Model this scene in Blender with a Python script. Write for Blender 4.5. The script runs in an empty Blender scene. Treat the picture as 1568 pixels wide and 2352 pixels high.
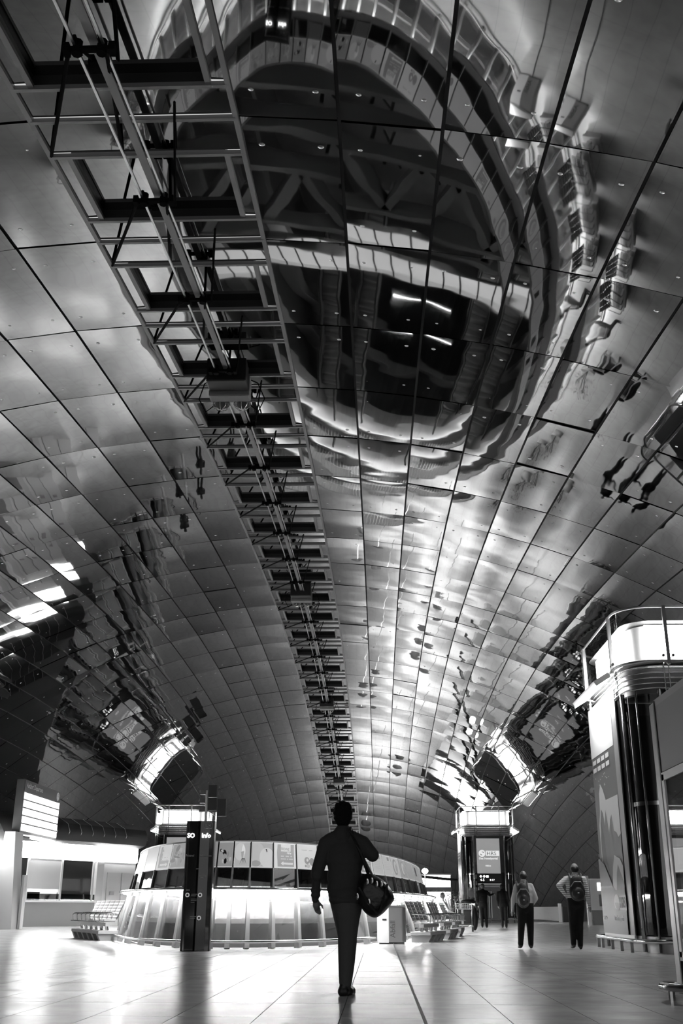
import bpy, bmesh, math, random
import numpy as np
from mathutils import Vector, Matrix, Euler

random.seed(7)
PI = math.pi
scene = bpy.context.scene
COL = scene.collection

# ------------------------------------------------------------------ camera
FPX, PITCH, YAW, ROLL = 2379.18, 0.365700, -0.035520, 0.003880
CAM = Vector((2.713, 0.0, 0.78))
cam_d = bpy.data.cameras.new('camera')
cam_d.sensor_fit = 'VERTICAL'
cam_d.sensor_height = 36.0
cam_d.sensor_width = 24.0
cam_d.lens = FPX * 36.0 / 2352.0
cam_d.clip_end = 400
cam_o = bpy.data.objects.new('camera', cam_d)
COL.objects.link(cam_o)
fw = Vector((math.sin(YAW) * math.cos(PITCH), math.cos(YAW) * math.cos(PITCH), math.sin(PITCH)))
rt0 = Vector((math.cos(YAW), -math.sin(YAW), 0))
up0 = rt0.cross(fw)
rt = rt0 * math.cos(ROLL) + up0 * math.sin(ROLL)
up = up0 * math.cos(ROLL) - rt0 * math.sin(ROLL)
cam_o.matrix_world = Matrix(((rt.x, up.x, -fw.x, CAM.x), (rt.y, up.y, -fw.y, CAM.y), (rt.z, up.z, -fw.z, CAM.z), (0, 0, 0, 1)))
scene.camera = cam_o

# ------------------------------------------------------------------ world, exposure
world = bpy.data.worlds.new('world')
scene.world = world
world.use_nodes = True
world.node_tree.nodes['Background'].inputs[0].default_value = (1, 1, 1, 1)
world.node_tree.nodes['Background'].inputs[1].default_value = 0.44
scene.view_settings.view_transform = 'Standard'
scene.view_settings.look = 'None'
scene.view_settings.exposure = 0.38
scene.view_settings.gamma = 1.0
scene.view_settings.use_curve_mapping = False
cy_ = scene.cycles
cy_.use_denoising = True
cy_.max_bounces = 5
cy_.use_adaptive_sampling = True
cy_.adaptive_threshold = 0.07
cy_.diffuse_bounces = 2
cy_.glossy_bounces = 4
cy_.transmission_bounces = 3
cy_.transparent_max_bounces = 8
cy_.sample_clamp_indirect = 6.0
cy_.caustics_reflective = True
cy_.sample_clamp_direct = 0.0
cy_.blur_glossy = 0.3
K_LIGHT = 3.2          # one dimmer for every lamp of the hall

# ------------------------------------------------------------------ materials (all grey: the place is shown in black and white)
MATS = {}
def mat(name, v=0.5, rough=0.5, metal=0.0, emit=0.0, noise=0.0, nscale=8.0, bump=0.0, bscale=20.0, coat=0.0, spec=0.5, glow=0.0):
    if name in MATS: return MATS[name]
    m = bpy.data.materials.new(name); m.use_nodes = True
    nt = m.node_tree; b = nt.nodes['Principled BSDF']
    b.inputs['Base Color'].default_value = (v, v, v, 1)
    b.inputs['Roughness'].default_value = rough
    b.inputs['Metallic'].default_value = metal
    b.inputs['Specular IOR Level'].default_value = spec
    if coat:
        b.inputs['Coat Weight'].default_value = coat
        b.inputs['Coat Roughness'].default_value = 0.06
    if emit:
        b.inputs['Emission Color'].default_value = (1, 1, 1, 1)
        b.inputs['Emission Strength'].default_value = emit * K_LIGHT
    if glow:      # glow added to a print to brighten it, in its own tone
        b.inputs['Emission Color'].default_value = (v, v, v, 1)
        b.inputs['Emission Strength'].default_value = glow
    if noise or bump:
        tc = nt.nodes.new('ShaderNodeTexCoord')
    if noise:
        n = nt.nodes.new('ShaderNodeTexNoise'); n.inputs['Scale'].default_value = nscale; n.inputs['Detail'].default_value = 4
        r = nt.nodes.new('ShaderNodeMapRange')
        r.inputs['From Min'].default_value = 0.3; r.inputs['From Max'].default_value = 0.7
        r.inputs['To Min'].default_value = v * (1 - noise); r.inputs['To Max'].default_value = min(1.0, v * (1 + noise))
        nt.links.new(tc.outputs['Object'], n.inputs['Vector'])
        nt.links.new(n.outputs['Fac'], r.inputs['Value'])
        cmb = nt.nodes.new('ShaderNodeCombineColor')
        for k in range(3): nt.links.new(r.outputs['Result'], cmb.inputs[k])
        nt.links.new(cmb.outputs['Color'], b.inputs['Base Color'])
    if bump:
        n2 = nt.nodes.new('ShaderNodeTexNoise'); n2.inputs['Scale'].default_value = bscale; n2.inputs['Detail'].default_value = 2
        bp = nt.nodes.new('ShaderNodeBump'); bp.inputs['Strength'].default_value = 1.0; bp.inputs['Distance'].default_value = bump
        nt.links.new(tc.outputs['Object'], n2.inputs['Vector'])
        nt.links.new(n2.outputs['Fac'], bp.inputs['Height'])
        nt.links.new(bp.outputs['Normal'], b.inputs['Normal'])
    MATS[name] = m
    return m

def glassmat(name, tint=0.9, refl=0.12, rough=0.02):
    if name in MATS: return MATS[name]
    m = bpy.data.materials.new(name); m.use_nodes = True
    nt = m.node_tree; nt.nodes.clear()
    o = nt.nodes.new('ShaderNodeOutputMaterial')
    t = nt.nodes.new('ShaderNodeBsdfTransparent'); t.inputs[0].default_value = (tint, tint, tint, 1)
    g = nt.nodes.new('ShaderNodeBsdfGlossy'); g.inputs['Color'].default_value = (.9, .9, .9, 1); g.inputs['Roughness'].default_value = rough
    mx = nt.nodes.new('ShaderNodeMixShader')
    lw = nt.nodes.new('ShaderNodeLayerWeight'); lw.inputs['Blend'].default_value = 0.25
    mr = nt.nodes.new('ShaderNodeMapRange'); mr.inputs['To Min'].default_value = refl; mr.inputs['To Max'].default_value = 0.75
    nt.links.new(lw.outputs['Fresnel'], mr.inputs['Value'])
    nt.links.new(mr.outputs['Result'], mx.inputs[0]); nt.links.new(t.outputs[0], mx.inputs[1]); nt.links.new(g.outputs[0], mx.inputs[2])
    nt.links.new(mx.outputs[0], o.inputs[0])
    MATS[name] = m
    return m

def frosted(name, v=0.85, clear=0.25):
    if name in MATS: return MATS[name]
    m = bpy.data.materials.new(name); m.use_nodes = True
    nt = m.node_tree; nt.nodes.clear()
    o = nt.nodes.new('ShaderNodeOutputMaterial')
    a = nt.nodes.new('ShaderNodeBsdfTranslucent'); a.inputs[0].default_value = (v, v, v, 1)
    d = nt.nodes.new('ShaderNodeBsdfDiffuse'); d.inputs[0].default_value = (v, v, v, 1)
    t = nt.nodes.new('ShaderNodeBsdfTransparent')
    g = nt.nodes.new('ShaderNodeBsdfGlossy'); g.inputs['Roughness'].default_value = 0.05
    m1 = nt.nodes.new('ShaderNodeMixShader'); m1.inputs[0].default_value = 0.65
    m2 = nt.nodes.new('ShaderNodeMixShader'); m2.inputs[0].default_value = clear
    m3 = nt.nodes.new('ShaderNodeMixShader'); m3.inputs[0].default_value = 0.08
    L = nt.links.new
    L(d.outputs[0], m1.inputs[1]); L(a.outputs[0], m1.inputs[2])
    L(m1.outputs[0], m2.inputs[1]); L(t.outputs[0], m2.inputs[2])
    L(m2.outputs[0], m3.inputs[1]); L(g.outputs[0], m3.inputs[2]); L(m3.outputs[0], o.inputs[0])
    MATS[name] = m
    return m

def steel_panel():
    m = bpy.data.materials.new('polished_steel_panel'); m.use_nodes = True
    nt = m.node_tree; b = nt.nodes['Principled BSDF']
    b.inputs['Base Color'].default_value = (.21, .21, .21, 1)
    b.inputs['Metallic'].default_value = 1.0
    b.inputs['Roughness'].default_value = 0.075
    g = nt.nodes.new('ShaderNodeNewGeometry')
    n = nt.nodes.new('ShaderNodeTexNoise'); n.inputs['Scale'].default_value = 0.55; n.inputs['Detail'].default_value = 1.5
    bp = nt.nodes.new('ShaderNodeBump'); bp.inputs['Strength'].default_value = 1.0; bp.inputs['Distance'].default_value = 0.009
    nt.links.new(g.outputs['Position'], n.inputs['Vector'])
    nt.links.new(n.outputs['Fac'], bp.inputs['Height'])
    nt.links.new(bp.outputs['Normal'], b.inputs['Normal'])
    n2 = nt.nodes.new('ShaderNodeTexNoise'); n2.inputs['Scale'].default_value = 0.9; n2.inputs['Detail'].default_value = 5
    mr = nt.nodes.new('ShaderNodeMapRange'); mr.inputs['To Min'].default_value = 0.008; mr.inputs['To Max'].default_value = 0.035
    nt.links.new(g.outputs['Position'], n2.inputs['Vector'])
    nt.links.new(n2.outputs['Fac'], mr.inputs['Value']); nt.links.new(mr.outputs['Result'], b.inputs['Roughness'])
    return m

TW, TL = 0.6275, 1.235       # floor slab size
TX0, TY0 = 3.04, 9.89        # one joint crossing
def stone(name, joints):
    m = bpy.data.materials.new(name); m.use_nodes = True
    nt = m.node_tree; b = nt.nodes['Principled BSDF']; L = nt.links.new
    b.inputs['Roughness'].default_value = 0.22
    b.inputs['Specular IOR Level'].default_value = 0.6
    g = nt.nodes.new('ShaderNodeNewGeometry')
    n = nt.nodes.new('ShaderNodeTexNoise'); n.inputs['Scale'].default_value = 2.2; n.inputs['Detail'].default_value = 6
    L(g.outputs['Position'], n.inputs['Vector'])
    mr = nt.nodes.new('ShaderNodeMapRange'); mr.inputs['From Min'].default_value = .3; mr.inputs['From Max'].default_value = .7
    mr.inputs['To Min'].default_value = 0.56; mr.inputs['To Max'].default_value = 0.68
    L(n.outputs['Fac'], mr.inputs['Value'])
    src = mr.outputs['Result']
    mr2 = nt.nodes.new('ShaderNodeMapRange'); mr2.inputs['To Min'].default_value = .18; mr2.inputs['To Max'].default_value = .30
    L(n.outputs['Fac'], mr2.inputs['Value']); L(mr2.outputs['Result'], b.inputs['Roughness'])
    if joints:
        sep = nt.nodes.new('ShaderNodeSeparateXYZ'); L(g.outputs['Position'], sep.inputs[0])
        outs = []
        for ax, o, w in ((0, TX0, TW), (1, TY0, TL)):
            s = nt.nodes.new('ShaderNodeMath'); s.operation = 'SUBTRACT'; s.inputs[1].default_value = o - 200 * w
            L(sep.outputs[ax], s.inputs[0])
            md = nt.nodes.new('ShaderNodeMath'); md.operation = 'MODULO'; md.inputs[1].default_value = w; L(s.outputs[0], md.inputs[0])
            lt = nt.nodes.new('ShaderNodeMath'); lt.operation = 'LESS_THAN'; lt.inputs[1].default_value = 0.012; L(md.outputs[0], lt.inputs[0])
            outs.append(lt.outputs[0])
        mx = nt.nodes.new('ShaderNodeMath'); mx.operation = 'MAXIMUM'; L(outs[0], mx.inputs[0]); L(outs[1], mx.inputs[1])
        ml = nt.nodes.new('ShaderNodeMath'); ml.operation = 'MULTIPLY_ADD'; ml.inputs[1].default_value = -0.22
        L(mx.outputs[0], ml.inputs[0]); L(src, ml.inputs[2]); src = ml.outputs[0]
    c = nt.nodes.new('ShaderNodeCombineColor')
    for k in range(3): L(src, c.inputs[k])
    L(c.outputs[0], b.inputs['Base Color'])
    return m

STEEL = steel_panel()
STONE = stone('stone_floor', True); SLAB = stone('stone_slab', False)
BLACK = mat('black', .015, .5)
SATIN = mat('satin_aluminium', .62, .38, 1.0)
SATIN_L = mat('light_aluminium_bar', .27, .5, 0.3)
CHROME = mat('chrome', .75, .12, 1.0)
DKMETAL = mat('dark_metal', .05, .35, .6)
JOINT = mat('dark_joint', .09, .9)
WHITE = mat('white_paint', .82, .5)
LGREY = mat('light_grey_paint', .55, .5)
MGREY = mat('mid_grey_paint', .28, .5)
DGREY = mat('dark_grey_paint', .09, .45)
GLOSSBLK = mat('gloss_black', .012, .08, 0, coat=1.0)
GLASS = glassmat('clear_glass')
DGLASS = glassmat('dark_glass', .35, .14)
FROST = frosted('frosted_glass')
SKIN = mat('skin', .30, .5)

# ------------------------------------------------------------------ mesh helpers
class MB:
    def __init__(s): s.v = []; s.f = []; s.mi = []
    def add(s, vs, fs, mi=0):
        o = len(s.v); s.v += [tuple(p) for p in vs]; s.f += [tuple(i + o for i in f) for f in fs]; s.mi += [mi] * len(fs); return s
    def box(s, x0, x1, y0, y1, z0, z1, mi=0):
        return s.add([(x0,y0,z0),(x1,y0,z0),(x1,y1,z0),(x0,y1,z0),(x0,y0,z1),(x1,y0,z1),(x1,y1,z1),(x0,y1,z1)],
                     [(0,3,2,1),(4,5,6,7),(0,1,5,4),(1,2,6,5),(2,3,7,6),(3,0,4,7)], mi)
    def obox(s, c, ax, ay, az, mi=0):      # oriented box: centre and three half-axis vectors
        c, ax, ay, az = Vector(c), Vector(ax), Vector(ay), Vector(az)
        vs = [c + ax*i + ay*j + az*k for k in (-1,1) for i, j in ((-1,-1),(1,-1),(1,1),(-1,1))]
        return s.add(vs, [(0,3,2,1),(4,5,6,7),(0,1,5,4),(1,2,6,5),(2,3,7,6),(3,0,4,7)], mi)
    def tube(s, p, q, r, n=8, r2=None, mi=0, cap=True):
        p, q = Vector(p), Vector(q); r2 = r if r2 is None else r2
        d = (q - p).normalized(); a = d.orthogonal().normalized(); b = d.cross(a)
        vs = []
        for c, rr in ((p, r), (q, r2)):
            for i in range(n):
                t = 2*PI*i/n; vs.append(c + (a*math.cos(t) + b*math.sin(t))*rr)
        fs = [(i, (i+1) % n, n + (i+1) % n, n + i) for i in range(n)]
        if cap: fs += [tuple(range(n-1, -1, -1)), tuple(range(n, 2*n))]
        return s.add(vs, fs, mi)
    def path(s, pts, r, n=8, closed=False, mi=0):
        pts = [Vector(p) for p in pts]; m = len(pts); vs = []; fs = []
        for i, p in enumerate(pts):
            if closed: d = pts[(i+1) % m] - pts[i-1]
            else: d = pts[min(i+1, m-1)] - pts[max(i-1, 0)]
            d.normalize()
            ref = Vector((0,0,1)) if abs(d.z) < .9 else Vector((1,0,0))
            a = d.cross(ref).normalized(); b = a.cross(d)
            for k in range(n):
                t = 2*PI*k/n; vs.append(p + (a*math.cos(t) + b*math.sin(t))*r)
        for i in range(m if closed else m-1):
            for k in range(n):
                j = (i+1) % m
                fs.append((i*n+k, i*n+(k+1) % n, j*n+(k+1) % n, j*n+k))
        if not closed: fs += [tuple(range(n-1,-1,-1)), tuple(range((m-1)*n, m*n))]
        return s.add(vs, fs, mi)
    def prism(s, poly, off, mi=0):          # polygon (3d points) pushed along a vector
        n = len(poly); off = Vector(off)
        vs = [Vector(p) for p in poly] + [Vector(p) + off for p in poly]
        fs = [tuple(range(n-1,-1,-1)), tuple(range(n, 2*n))] + [(i, (i+1) % n, n+(i+1) % n, n+i) for i in range(n)]
        return s.add(vs, fs, mi)
    def band(s, path, z0, z1, th=0.0, closed=True, mi=0, cap=False):   # vertical sheet along a 2d path, th = thickness inward
        n = len(path); vs = [(x, y, z0) for x, y in path] + [(x, y, z1) for x, y in path]
        fs = []
        for i in range(n if closed else n-1):
            j = (i+1) % n; fs.append((i, j, n+j, n+i))
        if cap: fs += [tuple(range(n, 2*n)), tuple(range(n-1,-1,-1))]
        return s.add(vs, fs, mi)
    def lathe(s, prof, c=(0,0,0), n=16, mi=0):
        m = len(prof); vs = []; fs = []
        for i in range(n):
            t = 2*PI*i/n
            for r, z in prof: vs.append((c[0]+r*math.cos(t), c[1]+r*math.sin(t), c[2]+z))
        for i in range(n):
            j = (i+1) % n
            for k in range(m-1): fs.append((i*m+k, j*m+k, j*m+k+1, i*m+k+1))
        return s.add(vs, fs, mi)
    def ell(s, c, r, n=12, m=8, rot=None, mi=0):
        vs = []; fs = []; R = rot.to_matrix() if rot else Matrix.Identity(3); c = Vector(c)
        for i in range(1, m):
            ph = PI*i/m
            for k in range(n):
                t = 2*PI*k/n
                vs.append(c + R @ Vector((r[0]*math.sin(ph)*math.cos(t), r[1]*math.sin(ph)*math.sin(t), r[2]*math.cos(ph))))
        vs.append(c + R @ Vector((0,0,r[2]))); vs.append(c + R @ Vector((0,0,-r[2])))
        T = len(vs)-2; Bt = len(vs)-1
        for i in range(m-2):
            for k in range(n):
                fs.append((i*n+k, (i+1)*n+k, (i+1)*n+(k+1) % n, i*n+(k+1) % n))
        for k in range(n):
            fs.append((T, k, (k+1) % n)); fs.append((Bt, (m-2)*n+(k+1) % n, (m-2)*n+k))
        return s.add(vs, fs, mi)
    def mesh(s, name, mats, smooth=False):
        me = bpy.data.meshes.new(name); me.from_pydata(s.v, [], s.f); me.validate(clean_customdata=False)
        if not isinstance(mats, (list, tuple)): mats = [mats]
        for m in mats: me.materials.append(m)
        if len(mats) > 1 and len(me.polygons) == len(s.mi):
            me.polygons.foreach_set('material_index', s.mi)
        if smooth:
            me.polygons.foreach_set('use_smooth', [True]*len(me.polygons))
        me.update()
        return me
    def build(s, name, mats, parent=None, smooth=False, loc=None, bevel=0.0):
        return link(name, s.mesh(name, mats, smooth), parent, loc, bevel)

def link(name, data, parent=None, loc=None, bevel=0.0):
    o = bpy.data.objects.new(name, data); COL.objects.link(o)
    if parent is not None: o.parent = parent
    if loc is not None: o.location = loc
    if bevel:
        bv = o.modifiers.new('bevel', 'BEVEL'); bv.width = bevel; bv.segments = 2; bv.limit_method = 'ANGLE'
    return o

def tag(o, label=None, cat=None, group=None, kind=None):
    if label: o['label'] = label
    if cat: o['category'] = cat
    if group: o['group'] = group
    if kind: o['kind'] = kind
    return o
def empty(name, loc=(0,0,0), rz=0.0):
    o = bpy.data.objects.new(name, None); COL.objects.link(o); o.location = loc; o.rotation_euler = (0,0,rz); o.empty_display_size = .2
    return o
def text(name, body, size, mtx, m, parent=None, align='LEFT', extrude=0.002, sx=1.0, bold=0.0):
    c = bpy.data.curves.new(name, 'FONT'); c.body = body; c.size = size; c.align_x = align; c.extrude = extrude; c.resolution_u = 2
    c.offset = bold
    c.materials.append(m)
    o = bpy.data.objects.new(name, c); COL.objects.link(o)
    if parent is not None: o.parent = parent
    o.matrix_local = mtx @ Matrix.Diagonal((sx, 1, 1, 1))
    return o
def frame(o, x, y):     # matrix with local x, local y (text up) and origin
    x = Vector(x).normalized(); y = Vector(y).normalized(); z = x.cross(y)
    return Matrix(((x.x,y.x,z.x,o[0]),(x.y,y.y,z.y,o[1]),(x.z,y.z,z.z,o[2]),(0,0,0,1)))
def dup(o, parent=None):
    c = o.copy(); COL.objects.link(c); c.parent = parent
    if parent is not None: c.matrix_parent_inverse = o.matrix_parent_inverse
    for ch in list(o.children): dup(ch, c)
    return c
def rrect(x0, x1, y0, y1, r, n=6):
    out = []
    for cx, cy, a0 in ((x1-r, y1-r, 0), (x0+r, y1-r, PI/2), (x0+r, y0+r, PI), (x1-r, y0+r, 1.5*PI)):
        for i in range(n+1):
            t = a0 + PI/2*i/n; out.append((cx + r*math.cos(t), cy + r*math.sin(t)))
    return out
# ================================================================== THE SETTING
# ------------------------------------------------------------------ vaulted steel ceiling: one profile swept along another
HH = 11.0; ZC0 = 0.78
VY, VA, VB, VZ, VE, VR = 3.76925, 5.29062, 2.06538, -0.133278, 1.79897, 2.1273
PH1, DPH, RL, RS0 = 0.0515194, 0.0514845, 0.267148, -2.93642
def crown(y):
    u = min(abs((y - VY) / VA), 0.999999)
    return VZ + (1 - VZ) * (1 - u**VE) ** (1 / VE)
_ys = np.linspace(VY - VA*.9999, VY + VA*.9999, 6000)
_us = np.abs((_ys - VY)/VA); _cz = VZ + (1-VZ)*(1-_us**VE)**(1/VE)
_sa = np.concatenate([[0], np.cumsum(np.hypot(np.diff(_ys), np.diff(_cz)))]); _sa -= np.interp(VY, _ys, _sa)
def rowY(n): return float(np.interp(RS0 + n*RL, _sa, _ys))
def rowZ(n): return float(np.interp(RS0 + n*RL, _sa, _cz))
def cpt(n, phi, drop=0.0):      # point on the ceiling: row coordinate n, cross angle phi, pushed down by drop metres
    x = VB*math.sin(phi); z = rowZ(n) - VR*(1-math.cos(phi))
    return Vector((HH*x, HH*rowY(n), ZC0 + HH*z - drop))
def cnorm(n, phi):
    a = cpt(n+.1, phi) - cpt(n-.1, phi); b = cpt(n, phi+.005) - cpt(n, phi-.005)
    v = a.cross(b).normalized()
    return v if v.z < 0 else -v      # into the room
def cpos(n, phi, into=0.0): return cpt(n, phi) + cnorm(n, phi)*into
def phi_of(j): return math.copysign(PH1 + (abs(j)-1)*DPH, j)

ceiling = empty('ceiling'); tag(ceiling, 'mirror-polished steel panel vault over the whole hall', kind='structure')
R0, R1, NC = -4, 38, 21
def inview(p):
    d = p - CAM; w = d.dot(fw)
    if w < 1: return None
    return (784 + FPX*d.dot(rt)/w, 1176 - FPX*d.dot(up)/w)
cells = []
for n in range(R0, R1):
    for j in list(range(-NC, -1)) + list(range(1, NC)):
        a, b = (j, j+1) if j > 0 else (j, j+1)
        pa, pb = phi_of(a), phi_of(b)
        q = [cpt(n, pa), cpt(n, pb), cpt(n+1, pb), cpt(n+1, pa)]
        if max(v.z for v in q) < 0.0: continue
        pr = [inview(v) for v in q]; area = 0.0
        if all(pr):
            cxp = [min(max(p[0], 0), 1568) for p in pr]; cyp = [min(max(p[1], 0), 2352) for p in pr]
            area = abs(sum(cxp[i]*cyp[(i+1) % 4] - cxp[(i+1) % 4]*cyp[i] for i in range(4)))/2
        cells.append((area, n, j, pa, pb, q))
cells.sort(key=lambda c: -c[0])
def panel_into(mb, n, pa, pb, q, gap=0.021, th=0.05):
    rnd = random.Random(n*131 + int(pa*1e4))
    c = sum(q, Vector())/4; ex = (q[1]-q[0]).normalized(); ey = (q[3]-q[0]).normalized()
    nr = ex.cross(ey).normalized()
    if nr.z > 0: nr = -nr
    tx, ty = rnd.gauss(0, .0035), rnd.gauss(0, .0045)
    vs = []
    for v in q:
        d = v - c; lx = d.dot(ex); ly = d.dot(ey)
        p = v - ex*math.copysign(gap, lx) - ey*math.copysign(gap, ly)
        vs.append(p + nr*(lx*tx + ly*ty))
    vs += [v - nr*th for v in vs]
    mb.add(vs, [(0,1,2,3),(0,4,5,1),(1,5,6,2),(2,6,7,3),(3,7,4,0)])
rest = MB(); stud_l = []
for k, (area, n, j, pa, pb, q) in enumerate(cells):
    if k < 300 and area > 0:
        mb = MB(); panel_into(mb, n, pa, pb, q); mb.build('panel', STEEL, ceiling)
    else: panel_into(rest, n, pa, pb, q)
    if area > 120:
        for u in (.2, .8):
            for w in (.19, .82):
                stud_l.append((area, n+w, pa+(pb-pa)*u))
o = rest.build('panel_field', STEEL, ceiling); o['kind'] = 'stuff'
# backing behind the joints
mb = MB(); gphi = [phi_of(j) for j in range(-NC, 0)] + [phi_of(j) for j in range(1, NC+1)]
for n in range(R0, R1+1):
    for ph in gphi: mb.v.append(tuple(cpos(n, ph, -.06)))
G = len(gphi)
for i in range(R1-R0):
    for k in range(G-1):
        if gphi[k] < 0 < gphi[k+1]: continue
        mb.f.append((i*G+k, i*G+k+1, (i+1)*G+k+1, (i+1)*G+k)); mb.mi.append(0)
mb.build('backing', JOINT, ceiling)
# studs: little domed discs
smb = MB(); smb.lathe([(0.0, .012), (.028, .009), (.04, 0)], n=8)
smesh = smb.mesh('stud', mat('stud_steel', .8, .3, 1.0), True)
stud_l.sort(key=lambda s: -s[0]); far = MB()
for k, (a, n, ph) in enumerate(stud_l):
    p = cpos(n, ph, .001); z = cnorm(n, ph)
    if k < 300:
        o = link('stud', smesh, ceiling); o.matrix_local = Matrix.Translation(p) @ z.to_track_quat('Z', 'Y').to_matrix().to_4x4()
    else:
        x = z.orthogonal().normalized(); y = z.cross(x)
        far.add([p+z*.011] + [p+(x*math.cos(t)+y*math.sin(t))*.04 for t in [i*PI/3 for i in range(6)]], [(0, i+1, (i+1) % 6+1) for i in range(6)])
o = far.build('stud_field', mat('stud_steel'), ceiling); o['kind'] = 'stuff'

# ------------------------------------------------------------------ service strip along the crown: bars, bays and recessed hatches
trim = empty('trim_1'); tag(trim, 'strip of framed hatches along the crown of the steel vault', kind='structure')
def spt(n, u, into=0.0): return cpos(n, u*PH1, into)         # u -1..1 across the strip
def squad(mb, n0, n1, u0, u1, into=0.0, th=.04):
    q = [spt(n0,u0,into), spt(n0,u1,into), spt(n1,u1,into), spt(n1,u0,into)]
    nr = cnorm((n0+n1)/2, 0)
    vs = q + [v - nr*th for v in q]
    mb.add(vs, [(0,1,2,3),(4,7,6,5),(0,4,5,1),(1,5,6,2),(2,6,7,3),(3,7,4,0)])
def near(n): return -3 <= n <= 26
fb, fp = MB(), MB()
for n in range(-3, 36):
    big = n <= 22
    def put(name, m, *args, **kw):
        if big:
            b = MB(); squad(b, *args, **kw); b.build(name, m, trim)
        else: squad(fb if m is SATIN_L else fp, *args, **kw)
    w = .012
    for b0 in (0.0, .25, .79):
        put('cross_bar', SATIN_L, n+b0-w*.8, n+b0+w*.8, -1, 1, into=.035, th=.05)
    for s in (-1, 1):
        put('edge_bar', SATIN_L, n, n+1, s-.025, s+.025, into=.03, th=.06)
        put('hatch_side_bar', SATIN_L, n+.25, n+.79, s*.82-.028, s*.82+.028, into=.03, th=.05)
        put('side_panel', STEEL, n+.272, n+.768, min(s*.85, s*.975), max(s*.85, s*.975), into=-.005)
    put('bay_panel', STEEL, n+.02, n+.23, -.97, .97, into=-.005)
    put('bay_panel', STEEL, n+.81, n+.98, -.97, .97, into=-.005)
    put('hatch_panel', STEEL, n+.26, n+.78, -.80, .80, into=-.12, th=.03)
    # dark reveal round the recessed hatch
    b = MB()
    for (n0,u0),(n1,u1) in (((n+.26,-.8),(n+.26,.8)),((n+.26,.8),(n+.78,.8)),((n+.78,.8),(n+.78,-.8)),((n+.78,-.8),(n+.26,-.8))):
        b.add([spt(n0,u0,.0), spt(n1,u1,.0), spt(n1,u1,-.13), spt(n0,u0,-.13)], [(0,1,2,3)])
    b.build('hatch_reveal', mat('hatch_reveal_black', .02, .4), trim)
if fb.v: o = fb.build('bar_field', SATIN_L, trim); o['kind'] = 'stuff'
if fp.v: o = fp.build('bay_panel_field', STEEL, trim); o['kind'] = 'stuff'

# suspended rail under the strip
rail = empty('suspended_rail', spt(10, 0)); tag(rail, 'slim service rail hung on black rods along the vault crown', 'rail')
rail.location = (0, 0, 0)
nn = [i*.25 for i in range(-8, 36*4)]
def rbar(name, m, dx, drop, hw, hh, n0=-2.0, n1=33.0):
    pts = []; k = n0
    while k <= n1: pts.append(cpt(k, 0) + cnorm(k, 0)*drop + Vector((dx,0,0))); k += .25
    mb = MB()
    for p in pts: mb.v += [tuple(p + Vector((sx*hw, 0, sz*hh))) for sx, sz in ((-1,-1),(1,-1),(1,1),(-1,1))]
    for i in range(len(pts)-1):
        for c in range(4):
            d = (c+1) % 4; mb.f.append((i*4+c, i*4+d, i*4+4+d, i*4+4+c)); mb.mi.append(0)
    mb.build(name, m, rail)
rbar('flat_bar', SATIN_L, .05, .34, .045, .012)
rbar('tube', SATIN, .14, .36, .012, .012)
rbar('tube', SATIN, -.14, .36, .014, .014)
ROD = mat('black_rod', .006, .9, spec=.1)
def clampmesh():
    b = MB()
    b.box(-.22,.22,-.03,.03,-.02,.02); b.box(-.25,-.19,-.05,.05,-.05,.05); b.box(.19,.25,-.05,.05,-.05,.05)
    for s in (-1,1):
        b.tube((s*.12,0,-.06),(s*.12,0,.1),.05,8); b.tube((s*.12,.12,.05),(s*.12,-.12,.05),.022,6)
    for s in (-1,1):
        b.tube((s*.1,0,.02),(s*.06,.35,.2),.018,6); b.box(s*.06-.05,s*.06+.05,.3,.38,.14,.24)
    return b.mesh('clamp', ROD)
CL = clampmesh()
for n in range(-3, 34):
    nc = n + .40
    c = cpt(nc, 0) + cnorm(nc, 0)*.40
    if n <= 24:
        o = link('clamp', CL, rail, c)
        def rod(a, b_, r=.022):
            m_ = MB(); m_.tube(a, b_, r, 6); m_.build('rod', ROD, rail)
        rod(c + Vector((-.2,0,0)), spt(nc+.84, -.99, .02))
        rod(c + Vector((.16,0,0)), spt(nc+.84, -.25, .02))
        rod(c + Vector((.2,.3,.15)), spt(nc-.5, .45, .02), .016)
    else:
        link('clamp', CL, rail, c)

# floodlights riding on the rail
def flood(n, label):
    c = cpt(n, 0) + cnorm(n, 0)*.5 + Vector((.02,0,0))
    f = empty('floodlight', c); tag(f, label, 'floodlight', 'floodlights on the service rail')
    b = MB(); b.box(-.36,.36,-.42,-.02,-.05,.42); b.build('housing', mat('flood_black', .02, .5), f, bevel=.02)
    b = MB(); b.box(-.38,.38,.02,.30,-.12,.30); b.build('ballast_box', MGREY, f, bevel=.03)
    for s in (-1,1):
        b = MB(); b.lathe([(0,0),(.12,0),(.17,-.16),(.15,-.17),(.10,-.02),(0,-.02)], (s*.2,.42,.05), 12); b.build('lamp_head', mat('flood_grey', .2, .4, .5), f, True)
        b = MB()
        for k in range(4):
            a = PI*k/4
            b.path([(s*.2+.15*math.cos(a)*math.cos(t), .42+.15*math.sin(a)*math.cos(t), -.13-.09*math.sin(t)) for t in [PI*i/8 for i in range(9)]], .006, 5)
        b.build('wire_guard', CHROME, f)
        b = MB(); b.path([(s*.34,.2,.3),(s*.5,.25,.25),(s*.62,.4,.0),(s*.5,.5,-.22),(s*.36,.5,-.1),(s*.3,.42,0)], .012, 5); b.build('cable', ROD, f)
    return f
flood(2.62, 'floodlight with looped cables, nearest one on the service rail')
flood(9.0, 'second floodlight along the service rail of the vault')
flood(15.6, 'third floodlight along the service rail of the vault')
flood(21.7, 'farthest floodlight on the service rail of the vault')

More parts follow.
